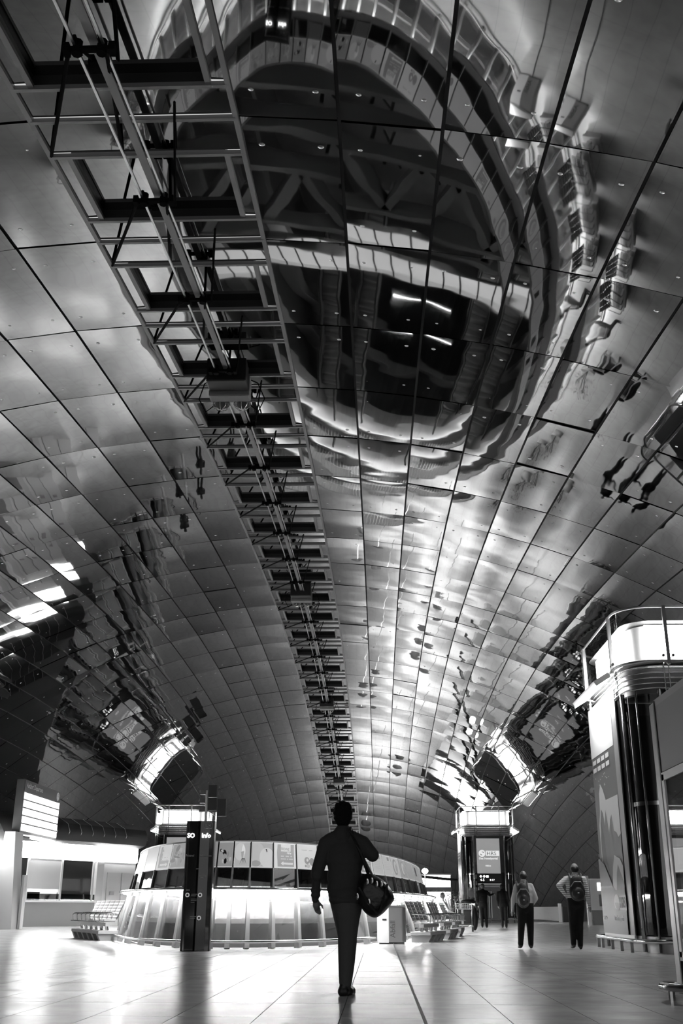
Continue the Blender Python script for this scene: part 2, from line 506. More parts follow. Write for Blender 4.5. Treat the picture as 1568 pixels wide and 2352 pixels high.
# ------------------------------------------------------------------ floor with the oval well
WX, WY, WA, WB = -.45, 45.0, 5.35, 22.2
def wpt(t, z, out=0.0):
    ins = .6*z/2.15 - out
    return Vector((WX + (WA-ins)*math.sin(t), WY - (WB-ins)*math.cos(t), z))
def opt_(t, ins, z): return Vector((WX + (WA-ins)*math.sin(t), WY - (WB-ins)*math.cos(t), z))
floor = empty('floor'); tag(floor, 'pale polished stone slab floor of the hall', kind='structure')
mb = MB(); N = 96
for k in range(N):
    t = 2*PI*k/N
    p = opt_(t, .75, 0); d = Vector((math.sin(t), -math.cos(t)))
    mb.v += [tuple(p), (WX + d.x*14, WY + d.y*34, 0), (WX + d.x*70, WY + d.y*95, 0)]
for k in range(N):
    a, b = k*3, ((k+1) % N)*3
    mb.f += [(a, a+1, b+1, b), (a+1, a+2, b+2, b+1)]; mb.mi += [0, 0]
mb.build('stone_surface', STONE, floor)
bx0, bx1, by0, by1 = TX0 - 13*TW, TX0 + 10*TW, TY0 - 3*TL, TY0 + 9*TL
mb = MB(); mb.add([(bx0,by0,.003),(bx1,by0,.003),(bx1,by1,.003),(bx0,by1,.003)], [(0,1,2,3)])
mb.build('joint_bed', mat('floor_joint', .16, .8), floor)
mb = MB(); g = .0035; mb.box(g, TW-g, g, TL-g, .003, .012); TILE = mb.mesh('slab', SLAB)
mb2 = MB(); mb2.box(g+.008, TW-g, g, TL-g, .003, .012); TILE2 = mb2.mesh('slab', SLAB)
for i in range(-13, 10):
    for j in range(-3, 9):
        link('slab', TILE2 if i == 0 else TILE, floor, (TX0 + i*TW, TY0 + j*TL, 0))
# movement joint strip
mb = MB(); mb.box(TX0-.012, TX0+.012, by0, by1+10, .012, .016); mb.build('movement_joint', mat('movement_joint', .05, .5), floor)

# ------------------------------------------------------------------ inside of the well: slab edge, lower deck, girders, lit glazing
well = empty('wall_well'); tag(well, 'dark shaft walls and platform level below the oval opening', kind='structure')
def ring(mb, ins0, z0, ins1, z1, n=96, t0=0, t1=2*PI):
    o = len(mb.v)
    for k in range(n+1):
        t = t0 + (t1-t0)*k/n
        mb.v += [tuple(opt_(t, ins0, z0)), tuple(opt_(t, ins1, z1))]
    for k in range(n): mb.f.append((o+2*k, o+2*k+2, o+2*k+3, o+2*k+1)); mb.mi.append(0)
mb = MB(); ring(mb, .75, 0, .75, -.9); ring(mb, .75, -.9, .2, -.9); mb.build('slab_edge', mat('slab_edge', .35, .6), well)
mb = MB(); ring(mb, .0, -.9, .0, -7.5); mb.build('shaft_wall', mat('shaft_wall', .07, .6), well)
mb = MB(); ring(mb, .05, -3.0, .95, -3.0); ring(mb, .95, -3.0, .95, -3.5); ring(mb, .95, -3.5, .05, -3.5); mb.build('gallery', mat('gallery', .30, .5), well)
mb = MB(); mb.box(WX-5.4, WX+5.4, WY-22.3, WY+22.3, -7.7, -7.5); mb.build('lower_floor', mat('lower_floor', .10, .5, noise=.3, nscale=.5), well)
# ================================================================== THINGS IN AND AROUND THE WELL
GIRD = mat('girder_grey', .10, .6)
gt = empty('bridge_truss'); tag(gt, 'grey flat truss spanning the dark well below floor level', 'truss')
def wellx(y, ins=.0):
    u = (y-WY)/(WB-ins); return (WA-ins)*math.sqrt(max(0, 1-u*u))
for y in (36.6, 42.6):
    w = wellx(y)-.15; mb = MB(); mb.box(WX-w, WX+w, y-.3, y+.3, -2.0, -1.3); mb.build('chord', GIRD, gt)
xs = [-4.6, -2.6, -.9, .6, 2.2, 3.8]
for i in range(len(xs)-1):
    a = (xs[i], 36.9 if i % 2 else 42.3, -1.65); b = (xs[i+1], 42.3 if i % 2 else 36.9, -1.65)
    d = (Vector(b)-Vector(a)); l = d.length; d.normalize(); s = Vector((-d.y, d.x, 0))
    mb = MB(); mb.obox((Vector(a)+Vector(b))/2, d*(l/2), s*.22, Vector((0,0,.25))); mb.build('diagonal', GIRD, gt)
for (y, z) in ((29.5, -1.6), (33.2, -1.6)):
    w = wellx(y); g2 = MB(); g2.box(WX-w, WX+w, y-.25, y+.25, z-.4, z+.3)
    o = g2.build('floor_beam', GIRD); tag(o, 'plain grey beam crossing the well ' + ('at its rounded near end' if y < 30 else 'beside the flat truss'), 'beam')
# glowing glass canopy over the lower deck
cp = empty('lit_canopy'); tag(cp, 'glowing white glass canopy with thin mullions down inside the well', 'canopy')
LIT = mat('lit_canopy_pane', .8, .3, emit=.30)
y0, y1, z = 47.0, 50.6, -2.2
w = wellx(48.5, .2); npn = 11
for i in range(npn):
    xa = WX - w + 2*w*i/npn; xb = WX - w + 2*w*(i+1)/npn
    mb = MB(); mb.add([(xa+.04,y0,z),(xb-.04,y0,z),(xb-.04,y1,z-.35),(xa+.04,y1,z-.35)], [(0,1,2,3)]); mb.build('pane', LIT, cp)
    mb = MB(); mb.add([(xa-.04,y0,z+.03),(xa+.04,y0,z+.03),(xa+.04,y1,z-.32),(xa-.04,y1,z-.32)], [(0,1,2,3)]); mb.build('mullion', BLACK, cp)
mb = MB(); mb.box(WX-w, WX+w, y1, y1+.12, -2.7, -2.3); mb.box(WX-w, WX+w, y0-.12, y0, -2.3, -2.1); mb.build('eaves_rail', CHROME, cp)
# platform deck patch with masts
pd = empty('platform_deck'); tag(pd, 'pale platform deck with dark masts deep in the well', 'platform')
mb = MB(); mb.box(-3.9, -.6, 33.5, 41.5, -6.2, -6.0); mb.build('deck', mat('deck_pale', .75, .6, emit=0), pd)
for x, y in ((-3.0, 35), (-1.6, 36.5), (-1.2, 39.5)):
    mb = MB(); mb.tube((x,y,-6),(x,y,-2.2),.08,8); mb.tube((x,y,-3),(x+.7,y+.3,-2.3),.05,6); mb.build('mast', BLACK, pd)
# escalators at the far end of the well
for k, (x0, lab) in enumerate(((-3.4, 'left'), (1.2, 'right'))):
    e = empty('escalator'); tag(e, ('escalator on the kiosk side descending into the well' if k == 0 else 'escalator on the bench side descending into the well'), 'escalator', 'escalators in the well')
    for s in (0, 1.15):
        mb = MB(); mb.prism([(x0+s,52.5,-6.4),(x0+s,64,-.1),(x0+s,64,.5),(x0+s,52.5,-5.8)], (.12,0,0)); mb.build('balustrade', mat('escalator_side', .45, .3, .6), e)
        mb = MB(); mb.path([(x0+s+.06,52.5,-5.5),(x0+s+.06,64,.8)], .06, 6); mb.build('handrail', BLACK, e)
    for i in range(22):
        y = 53 + i*.5; zz = -6.3 + i*.275
        mb = MB(); mb.box(x0+.14, x0+1.13, y, y+.48, zz-.25, zz); mb.build('step', MGREY, e)
# lamps added to brighten the lower level
for i, (x, y) in enumerate(((-2.2,38.0),(2.4,54.0),(-.6,58.0))):
    lp = empty('added_platform_lamp', (x, y, -3.4)); tag(lp, 'added slim lamp over the platform level, ' + ('above the pale deck', 'between the escalators', 'at the far end of the well')[i], 'lamp', 'added platform lamps')
    mb = MB(); mb.box(-.9,.9,-.1,.1,.02,.12); mb.build('housing', DGREY, lp)
    mb = MB(); mb.box(-.85,.85,-.07,.07,-.02,.02); mb.build('tube', mat('platform_tube', .8, .4, emit=10.0), lp)

# ------------------------------------------------------------------ glazed parapet round the well
par = empty('glazed_parapet'); tag(par, 'oval glazed parapet with advert panels round the well', 'parapet')
TB = [-1.9,-1.7,-1.5,-1.3,-1.15,-1.0,-.88,-.77,-.66,-.54,-.418,-.3146,-.2126,-.131,-.0624,.0096,.0844,.1808,.2799,.3757,.48,.575,.665,.74,.81,.885,.965,1.06,1.17,1.29,1.41,1.53,1.65,1.8,1.95]
PM = {'pale': mat('poster_pale', .66, .35, glow=.36), 'mid': mat('poster_mid', .45, .35, glow=.36), 'white': mat('poster_white', .85, .35, glow=.36), 'grey': mat('poster_grey', .36, .35, glow=.36), 'dark': mat('poster_dark', .10, .4), 'lgt': mat('poster_light', .56, .35, glow=.36)}  # glow added to brighten the printed tones, all but the dark one
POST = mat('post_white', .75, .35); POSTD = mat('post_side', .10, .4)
def wq(t0, t1, z0, z1, out=0.0): return [wpt(t0,z0,out), wpt(t1,z0,out), wpt(t1,z1,out), wpt(t0,z1,out)]
def slab_q(mb, q, th, mi=0):
    nr = (q[1]-q[0]).cross(q[3]-q[0]).normalized()
    vs = q + [v - nr*th for v in q]
    mb.add(vs, [(0,1,2,3),(4,7,6,5),(0,4,5,1),(1,5,6,2),(2,6,7,3),(3,7,4,0)], mi)
ART = {8:'pale', 9:'pale', 10:'sign_r', 11:'veg', 12:'veg2', 13:'veg2', 14:'lettuce', 15:'radish', 16:'apple', 17:'sign_l', 18:'tomato', 19:'pale', 20:'pale', 21:'sign_l', 22:'lines', 23:'lines', 24:'swirl', 25:'swirl2', 26:'grey', 27:'grey', 28:'grey', 29:'grey'}
def poster(i, t0, t1):
    q = wq(t0, t1, 1.60, 2.13, .015)
    art = ART.get(i, 'pale')
    base = {'sign_l':'white','sign_r':'white','apple':'lgt','radish':'pale','lettuce':'mid','veg':'lgt','veg2':'mid','tomato':'white','swirl':'pale','swirl2':'mid','grey':'mid','lines':'pale'}.get(art, 'white' if i in (8,) else 'pale')
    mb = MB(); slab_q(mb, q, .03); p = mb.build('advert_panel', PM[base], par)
    ex = (q[1]-q[0]); wd = ex.length; ex.normalize(); ey = (q[3]-q[0]); ht = ey.length; ey.normalize(); nr = ex.cross(ey).normalized()
    def P(u, v, k=1): return q[0] + ex*(u*wd) + ey*(v*ht) + nr*(.003*k)
    def shape(name, pts, m, k=1):
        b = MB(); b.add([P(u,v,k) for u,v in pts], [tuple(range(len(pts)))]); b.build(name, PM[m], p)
    def oval(cu, cv, ru, rv, m, k=1, n=18, rot=0.0):
        pts = []
        for a in range(n):
            t = 2*PI*a/n; x, y = ru*math.cos(t), rv*math.sin(t)
            pts.append((min(.98,max(.02,cu + x*math.cos(rot) - y*math.sin(rot))), min(.97,max(.03,cv + x*math.sin(rot) + y*math.cos(rot)))))
        shape('print', pts, m, k)
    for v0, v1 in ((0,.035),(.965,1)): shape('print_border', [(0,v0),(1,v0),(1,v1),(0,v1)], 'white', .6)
    if art in ('sign_l','sign_r'):
        shape('print', [(.14,.05),(.9,.05),(.9,.94),(.14,.94),(.11,.6)], 'grey' if art=='sign_l' else 'mid', 1)
        shape('print', [(.29,.66),(.74,.66),(.74,.93),(.29,.93)], 'white', 2)
        text('lettering', 'REWE', .085, frame(P(.31,.71,3), ex, ey), PM['grey'], p, sx=.8*wd/.5, bold=.002)
        text('lettering', 'CITY', .05, frame(P(.56,.56,3), ex, ey), PM['white'], p, sx=.9*wd/.5, bold=.002)
        for u0, u1, v0 in ((.28,.42,.44),(.50,.66,.44),(.72,.80,.44),(.28,.52,.33),(.56,.62,.33),(.66,.84,.33)): shape('print_line', [(u0,v0),(u1,v0),(u1,v0+.05),(u0,v0+.05)], 'lgt', 3)
        ar = [(.28,.18),(.4,.10),(.4,.145),(.84,.145),(.84,.215),(.4,.215),(.4,.26)]
        if art == 'sign_r': ar = [(1.12-u, v) for u, v in ar][::-1]
        shape('print', ar, 'white', 2)
    elif art == 'apple':
        oval(.22,.5,.4,.5,'pale',1); oval(.74,.36,.36,.42,'white',2, rot=.4); shape('print', [(.64,.72),(.70,.58),(.73,.62),(.69,.73)], 'dark', 3); oval(.2,.15,.22,.12,'mid',3)
    elif art == 'radish':
        oval(.35,.6,.34,.34,'white',1); oval(.75,.68,.3,.3,'pale',1)
        for a in range(4): shape('print', [(.48+.05*a,.34),(.52+.05*a,.34),(.5+.1*(a-1.5)+.05*a,.08)], 'dark', 3)
        shape('print', [(.4,.6),(.6,.62),(.55,.2),(.5,.2)], 'lgt', 2)
    elif art in ('lettuce','veg','veg2'):
        r_ = random.Random(i)
        for a in range(16):
            oval(.5+r_.uniform(-.35,.35),.5+r_.uniform(-.3,.3),r_.uniform(.05,.16),r_.uniform(.04,.12), r_.choice(['dark','grey','mid','pale'] if art=='lettuce' else ['mid','lgt','grey','pale']), 1+a*.3, 10, r_.uniform(0,3))
    elif art == 'tomato':
        shape('print_line', [(.2,.74),(.48,.74),(.48,.78),(.2,.78)], 'lgt', 1); shape('print_line', [(.56,.74),(.76,.74),(.76,.78),(.56,.78)], 'lgt', 1)
        oval(.45,.34,.13,.15,'grey',2); oval(.47,.36,.05,.06,'white',3); oval(.7,.3,.13,.16,'grey',1); oval(.5,.12,.1,.08,'lgt',3); oval(.38,.12,.05,.06,'grey',2)
    elif art in ('swirl','swirl2'):
        oval(.4,.5,.3,.4,'grey',1); oval(.45,.5,.2,.3,'pale',2); oval(.5,.45,.12,.2,'mid',3)
    elif art == 'lines':
        for a in range(5): shape('print', [(.2,.3+.08*a),(.75,.3+.08*a),(.75,.32+.08*a),(.2,.32+.08*a)], 'lgt', 1)
        shape('print', [(.55,.75),(.8,.75),(.8,.92),(.55,.92)], 'grey', 1)
    elif art == 'grey' and i % 2: shape('print', [(.3,.3),(.6,.3),(.6,.8),(.3,.8)], 'dark', 1)
for i in range(len(TB)-1):
    t0, t1 = TB[i], TB[i+1]
    poster(i, t0+.004, t1-.004)
    mb = MB(); slab_q(mb, wq(t0+.004, t1-.004, 1.22, 1.585), .012); mb.build('upper_pane', DGLASS, par)
    mb = MB(); slab_q(mb, wq(t0+.004, t1-.004, .13, 1.14), .012); mb.build('lower_pane', GLASS, par)
    # post: a leaning white fin with dark flanks
    a, b = wpt(t0, .02), wpt(t0, 2.12); e1 = (wpt(t0+.01, .5)-wpt(t0-.01, .5)).normalized(); nr = e1.cross(b-a).normalized()
    c0 = wpt(t0, .02, .06); c1 = wpt(t0, 1.60, .05)
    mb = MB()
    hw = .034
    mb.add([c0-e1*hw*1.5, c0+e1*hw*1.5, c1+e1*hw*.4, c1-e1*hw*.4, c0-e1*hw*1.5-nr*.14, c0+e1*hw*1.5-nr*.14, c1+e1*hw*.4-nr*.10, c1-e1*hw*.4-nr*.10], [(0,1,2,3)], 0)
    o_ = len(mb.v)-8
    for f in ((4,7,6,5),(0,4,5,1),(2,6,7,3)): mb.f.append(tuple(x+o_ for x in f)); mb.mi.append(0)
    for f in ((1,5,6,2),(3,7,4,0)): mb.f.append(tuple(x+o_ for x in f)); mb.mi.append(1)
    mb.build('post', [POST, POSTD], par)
    mb = MB(); d0 = wpt(t0, 1.60, .02); d1 = wpt(t0, 2.13, .02)
    mb.add([d0-e1*.012, d0+e1*.012, d1+e1*.012, d1-e1*.012], [(0,1,2,3)]); mb.build('gasket', BLACK, par)
# the hidden far side as one band each
back = MB(); t0, t1 = TB[-1], TB[0] + 2*PI; nb = 60
for k in range(nb):
    ta, tb = t0 + (t1-t0)*k/nb, t0 + (t1-t0)*(k+1)/nb
    slab_q(back, wq(ta+.003, tb-.003, 1.60, 2.13), .03, 0); slab_q(back, wq(ta+.003, tb-.003, .13, 1.55), .012, 1)
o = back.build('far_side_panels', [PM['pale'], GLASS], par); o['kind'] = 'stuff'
def ringbar(name, m, z, o0, o1, h, n=120, smooth=False):
    mb = MB()
    for k in range(n):
        t = 2*PI*k/n
        mb.v += [tuple(opt_(t, .6*z/2.15-o0, z)), tuple(opt_(t, .6*z/2.15-o1, z+.0)), tuple(opt_(t, .6*z/2.15-o1, z+h)), tuple(opt_(t, .6*z/2.15-o0, z+h))]
    for k in range(n):
        a, b = 4*k, 4*((k+1) % n)
        for c in range(4):
            d = (c+1) % 4; mb.f.append((a+c, b+c, b+d, a+d)); mb.mi.append(0)
    return mb.build(name, m, par, smooth)
ringbar('shelf', mat('shelf_white', .8, .25), 1.155, -.02, .30, .035)
mb = MB(); mb.path([opt_(2*PI*k/180, .6*1.17/2.15-.31, 1.165) for k in range(180)], .024, 8, True); mb.build('shelf_rail', CHROME, par, True)
mb = MB(); mb.path([opt_(2*PI*k/180, -.10, .14) for k in range(180)], .03, 8, True); mb.build('foot_rail', CHROME, par, True)
ringbar('top_rim', mat('rim_white', .7, .4), 2.13, -.05, .03, .03)
ringbar('strip_cover', mat('strip_cover_grey', .25, .5), 1.15, -.62, -.02, .03)  # added cover that keeps the light strip from showing from above
ringbar('light_strip', mat('parapet_tube', .9, .4, emit=28.0), 1.10, -.34, -.26, .045, n=64)
ringbar('shelf_light', mat('shelf_tube', .9, .4, emit=20.0), 1.135, .10, .2, .015, n=64)
ringbar('kick_panel', mat('kick_grey', .30, .5), .02, -.42, -.38, .46)
ringbar('kick_rail', mat('kick_white', .85, .5), .48, -.44, -.34, .10)
mb = MB(); n = 120
for k in range(n):
    t = 2*PI*k/n; mb.v += [tuple(opt_(t, .74, 0)), tuple(opt_(t, .86, 1.08))]
for k in range(n):
    a, b = 2*k, 2*((k+1) % n); mb.f.append((a, b, b+1, a+1)); mb.mi.append(0)
mb.build('inner_screen', frosted('inner_screen', .8, .15), par)

# ------------------------------------------------------------------ black information pillar
PX, PY = -.88, 21.75
pil = empty('information_pillar', (PX, PY, 0)); tag(pil, 'tall gloss-black information pillar with white lettering before the parapet', 'pillar')
prof = [(-.27,-.02),(-.27,.14),(.27,.14),(.27,-.02),(.20,-.12),(.02,-.155),(0,-.12),(-.02,-.155),(-.20,-.12)]
mb = MB(); mb.prism([(x,y,0) for x,y in prof[::-1]], (0,0,2.42)); mb.build('body', GLOSSBLK, pil)
mb = MB(); mb.box(-.285,.285,-.03,.15,0,2.43); mb.build('edge_frame', mat('pillar_edge', .04, .3, .5), pil)
GLOW = mat('pillar_glow', .9, .5, emit=3.0); PRN = mat('pillar_print', .55, .6)
def pt(s, z, x, body, size, m, sx=1.0): text('lettering', body, size, frame((x, -.162 if abs(x) < .21 else -.14, z), (1,0,0), (0,0,1)), m, pil, sx=sx, bold=.001)
pt(0, 2.10, -.245, 'SOS', .12, GLOW); pt(0, 2.10, .05, 'Info', .12, GLOW)
pt(0, 2.30, .12, 'DB', .08, PRN)
mb = MB(); mb.path([(.10,-.165,2.28),(.25,-.165,2.28),(.25,-.165,2.385),(.10,-.165,2.385)], .004, 4, True); mb.build('logo_frame', PRN, pil)
pt(0, 1.74, -.25, 'Notruf', .06, PRN); pt(0, 1.74, .03, 'Information', .05, PRN)
def pbar(x, z, w_, h=.014): b = MB(); b.box(x, x+w_, -.166, -.162, z, z+h); b.build('print_line', PRN, pil)
for x, z, w_ in ((-.03,1.50,.06),(.04,1.37,.14),(.04,1.335,.11)): pbar(x, z, w_)
pt(0, 1.10, -.2, 'SOS', .04, PRN); pt(0, 1.10, .05, 'Info', .04, PRN)
for x, z in ((-.17,1.02),(.08,1.02),(.08,.60)):
    b = MB(); b.tube((x,-.155,z),(x,-.185,z),.042,20); k = b.build('call_button', CHROME, pil)
    b = MB(); b.tube((x,-.186,z),(x,-.190,z),.022,16); b.build('button_cap', DGREY, k)
for x, z, w_ in ((-.1,1.03,.12),(-.1,1.0,.1),(-.1,.94,.13),(-.1,.91,.11),(-.1,.88,.07),(-.1,.62,.12),(-.1,.59,.1)): pbar(x, z, w_, .010)

# ------------------------------------------------------------------ waste bin
wb = empty('waste_bin', (3.0, 26.75, 0)); tag(wb, 'grey steel waste bin lettered Abfall beside the parapet', 'bin')
mb = MB(); mb.prism([(-.34,-.2,.04),(-.06,-.24,.04),(.26,-.2,.04),(.34,-.1,.04),(.34,.25,.04),(-.34,.25,.04)], (0,0,.78)); mb.build('body', mat('bin_steel', .50, .35, .85), wb, bevel=.02)
mb = MB(); mb.box(-.33,.33,-.19,.24,.82,.86); mb.build('lid', mat('bin_lid', .35, .4, .8), wb, bevel=.01)
mb = MB(); mb.box(-.30,.30,-.17,.22,0,.04); mb.build('plinth', DGREY, wb)
mb = MB(); mb.prism([(-.345,-.205,.03),(-.07,-.246,.03),(-.07,-.246,.83),(-.345,-.205,.83)], (0,.004,0)); mb.build('front_panel', mat('bin_white', .8, .4), wb)
mb = MB(); mb.box(-.22,-.12,-.245,-.22,.52,.56); mb.build('ashtray_slot', BLACK, wb)
d = Vector((.32,.04,0)).normalized()
text('lettering', 'Abfall', .17, frame((.08,-.235,.14), (0,0,1), -d), mat('bin_print', .08, .6), wb)

# ------------------------------------------------------------------ benches
BSTEEL = mat('bench_steel', .60, .3, .8); BDARK = mat('bench_dark', .10, .45, .3); BBASE = mat('bench_base', .34, .6)
def bench_meshes():
    L_ = 2.1; out = {}
    # seat shell: perforated plate = bars and cross bars
    b = MB()
    for i in range(4):
        s = -1.0 + i*.52
        for k in range(6): b.box(s+.02+k*.082, s+.05+k*.082, .02, .44, .44, .455)
        for k in range(5): b.box(s, s+.48, .03+k*.09, .06+k*.09, .455, .465)
    out['seat'] = b.mesh('seat', BSTEEL)
    return out
def bench(loc, rz, label, dark=False, n=4):
    e = empty('waiting_bench', loc, rz); tag(e, label, 'bench', 'perforated steel benches along the parapet')
    M_ = BDARK if dark else BSTEEL
    hl = n*.54/2
    for i in range(n):
        s = -hl + i*.54 + .03
        back = MB()
        # back plate with holes: lattice of strips on a leaning plane (y from .0 to -.22 over .45)
        def bp(u, v): return Vector((s+u*.48, -.02 - v*.20, .50 + v*.46))
        nu, nv = 5, 6
        for a in range(nu+1):
            u = a/nu; w_ = .028
            back.add([bp(max(0,u-w_),0),bp(min(1,u+w_),0),bp(min(1,u+w_),1),bp(max(0,u-w_),1)], [(0,1,2,3)])
        for a in range(nv+1):
            v = a/nv; w_ = .035
            back.add([bp(0,max(0,v-w_)),bp(1,max(0,v-w_)),bp(1,min(1,v+w_)),bp(0,min(1,v+w_))], [(0,1,2,3)])
        back.build('backrest', mat('bench_plate', .75, .4) if not dark else mat('bench_lattice', .5, .4, .5), e)
        shell = MB(); shell.add([bp(0,0)+Vector((0,-.03,0)),bp(1,0)+Vector((0,-.03,0)),bp(1,1)+Vector((0,-.03,0)),bp(0,1)+Vector((0,-.03,0))], [(0,1,2,3)]); shell.build('back_liner', mat('bench_liner_dark', .04, .6) if dark else mat('bench_liner', .12, .5), e)
        st = MB()
        for a in range(6): st.box(s+.48*a/5-.014+.0, s+.48*a/5+.014, 0, .46, .44, .455)
        for a in range(6): st.box(s, s+.48, .46*a/5-.012, .46*a/5+.012, .441, .456)
        st.build('seat', M_, e)
    for i in range(n+1):
        s = -hl + i*.54
        ar = MB(); ar.path([(s,-.05,.66),(s,.38,.64),(s,.42,.60),(s,.40,.46)], .016, 6); ar.build('armrest', CHROME, e)
    bm_ = MB(); bm_.box(-hl,hl,.12,.24,.34,.42); bm_.build('beam', BSTEEL, e)
    ft = MB(); ft.box(-hl-.05,hl+.05,-.1,.42,.16,.24); ft.build('base_slab', BBASE, e, bevel=.01)
    for i in range(n):
        s = -hl + .12 + i*(2*hl-.24)/(n-1)
        f = MB(); f.prism([(s-.09,-.08,0),(s-.09,.34,0),(s-.09,.42,.16),(s-.09,-.1,.16)], (.18,0,0)); f.build('foot', BBASE, e)
        f = MB(); f.tube((s,.16,.24),(s,.18,.35),.04,8); f.build('support', CHROME, e)
    return e
def wall_rz(t):   # bench back to the wall
    d = wpt(t+.01,0) - wpt(t-.01,0); return math.atan2(d.y, d.x)
for t, lab in ((.80,'steel bench beside the waste bin, nearest on this side of the parapet'),(.955,'middle steel bench of three beside the parapet'),(1.10,'steel bench with a seated person, beyond the other two by the parapet')):
    p = opt_(t, -.62, 0); bench((p.x, p.y, 0), wall_rz(t)+PI, lab, n=4)
bench((-4.75, 29.6, 0), math.atan2(-5.1, 2.6)+PI, 'dark bench by itself at the kiosk side of the parapet', True, n=6)
# ================================================================== LIFTS
SHAFT = mat('lift_shaft_steel', .30, .22, .9); SHAFTD = mat('lift_shaft_dark', .05, .15, .6)
HPRINT = mat('advert_grey', .10, .35); HWHITE = mat('advert_white', .62, .4); HLIGHT = mat('advert_light', .24, .4); HMID = mat('advert_mid', .14, .4); HWG = mat('advert_white_glow', .85, .4, glow=.6); HDARK = mat('advert_dark', .07, .4)  # glowing white: glow added so the logos outshine the front advert
LANT = mat('lantern_light', .9, .4, emit=5.0); LANT2 = mat('lantern_tube', .9, .4, emit=14.0)
LG = glassmat('lantern_glass', .93, .10)
LW, LD, LTOP = 3.1, 4.6, 6.75          # lift shaft: width, depth, height of the lantern
def lift(x0, y0, label, mountain_side, flip=False):
    """shaft from local (0,0) to (LW, LD); the advert side faces local -x (or +x when flip)."""
    e = empty('lift_tower', (x0, y0, 0)); tag(e, label, 'lift', 'lift towers at the corners of the hall')
    sx = (lambda x: LW - x) if flip else (lambda x: x)
    r = .62
    path = rrect(0, LW, 0, LD, r, 8)
    def corner(cx, cy, a0, z0, z1, name, m, rr=r, inset=0):
        pts = [(cx + (rr-inset)*math.cos(a0+PI/2*i/8), cy + (rr-inset)*math.sin(a0+PI/2*i/8)) for i in range(9)]
        b = MB(); b.band(pts, z0, z1, closed=False); b.build(name, m, e, True)
    for cx, cy, a0 in ((LW-r, LD-r, 0), (r, LD-r, PI/2), (r, r, PI), (LW-r, r, 1.5*PI)):
        corner(cx, cy, a0, .32, 2.72, 'corner_glass', DGLASS); corner(cx, cy, a0, 2.80, 4.92, 'corner_glass', DGLASS)
        corner(cx, cy, a0, 2.72, 2.80, 'corner_band', CHROME)
        for t in (.0, .5, 1.0):
            a = a0 + PI/2*t; b = MB(); b.tube((cx+r*math.cos(a), cy+r*math.sin(a), .02), (cx+r*math.cos(a), cy+r*math.sin(a), 5.0), .05 if t != .5 else .025, 10); b.build('mullion', SHAFT, e, True)
    # side walls
    for x in (0.03, LW-.03):
        b = MB(); b.box(x-.02, x+.02, r, LD-r, .3, 5.0); b.build('side_wall', SHAFTD, e)
    b = MB(); b.box(r, LW-r, LD-.05, LD-.01, .3, 5.0); b.build('rear_wall', SHAFTD, e)
    # front: header, sign, doors
    b = MB(); b.box(r, LW-r, .02, .06, 2.86, 5.0); b.build('front_wall', SHAFTD, e)
    fx0, fx1 = .80, 2.20
    b = MB(); b.box(fx0, fx1, -.03, .02, 2.80, 4.82); adv = b.build('front_advert', mat('advert_front', .42, .4, glow=.36), e)  # glow added to brighten this advert
    ex, ez = (1,0,0), (0,0,1)
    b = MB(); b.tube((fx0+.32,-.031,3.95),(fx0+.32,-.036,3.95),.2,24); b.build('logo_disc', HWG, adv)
    b = MB()
    for s in (1,-1): b.add([(fx0+.32+.13*math.cos(t)*s, -.039, 3.95+.11*math.sin(t)*s) for t in (.2,.7,1.2,1.7)] + [(fx0+.32+.09*math.cos(t)*s, -.039, 3.95+.07*math.sin(t)*s) for t in (1.7,1.2,.7,.2)], [tuple(range(8))])
    b.build('logo_arrow', HLIGHT, adv)
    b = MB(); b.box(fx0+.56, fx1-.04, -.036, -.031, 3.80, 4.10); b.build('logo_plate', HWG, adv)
    text('lettering', 'HRS', .30, frame((fx0+.60,-.04,3.85), ex, ez), HDARK, adv, sx=1.1)
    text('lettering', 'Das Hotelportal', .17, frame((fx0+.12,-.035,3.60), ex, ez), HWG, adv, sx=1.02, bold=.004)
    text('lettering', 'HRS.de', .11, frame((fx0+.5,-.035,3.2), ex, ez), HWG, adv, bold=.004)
    b = MB(); b.box(fx0, fx1, -.06, .0, 2.30, 2.74); sg = b.build('platform_sign', BLACK, e)
    PW = mat('sign_white', .85, .5, emit=.6)
    text('lettering', '4-5', .20, frame((fx0+.14,-.065,2.36), ex, ez), PW, sg); text('lettering', 'B S F', .14, frame((fx0+.72,-.065,2.38), ex, ez), PW, sg)
    for k in range(2):
        b = MB(); b.add([(fx0+.1+k*.2+u, -.066, 2.56+v) for u, v in ((.0,.06),(.09,.15),(.18,.06),(.12,.06),(.12,0),(.06,0),(.06,.06))], [tuple(range(7))]); b.build('arrow', PW, sg)
    b = MB(); b.box(fx0+.5, fx0+.66, -.066, -.062, 2.57, 2.68); b.build('pictogram', PW, sg)
    b = MB(); b.box(fx0, fx1, -.10, .0, 2.12, 2.24); b.build('door_header', LGREY, e)
    b = MB(); b.box(fx0, fx0+.07, -.03,.03,.03,2.08); b.box(fx1-.07, fx1, -.03,.03,.03,2.08); b.box(fx0, fx1, -.03,.03,2.02,2.08); b.build('door_frame', SATIN, e)
    for k in range(2):
        xa = fx0+.09+k*.62; b = MB(); b.box(xa, xa+.6, -.01, .01, .04, 2.0); dl = b.build('door_leaf', mat('lift_door', .22, .2, .8), e)
        b = MB(); b.box(xa+.52 if k == 0 else xa+.03, xa+.57 if k == 0 else xa+.08, -.03, -.012, .3, 1.8); b.build('door_bar', SATIN, dl)
    # guide ladder seen through the glass
    b = MB(); b.box(2.50, 2.62, .25, .3, .3, 4.9); b.build('guide_rail', SHAFTD, e)
    for k in range(9):
        b = MB(); b.box(LW-2.55+.02, LW-2.30, .5, .52, .35+k*.36, .58+k*.36); b.build('guide_plate', LGREY, e)
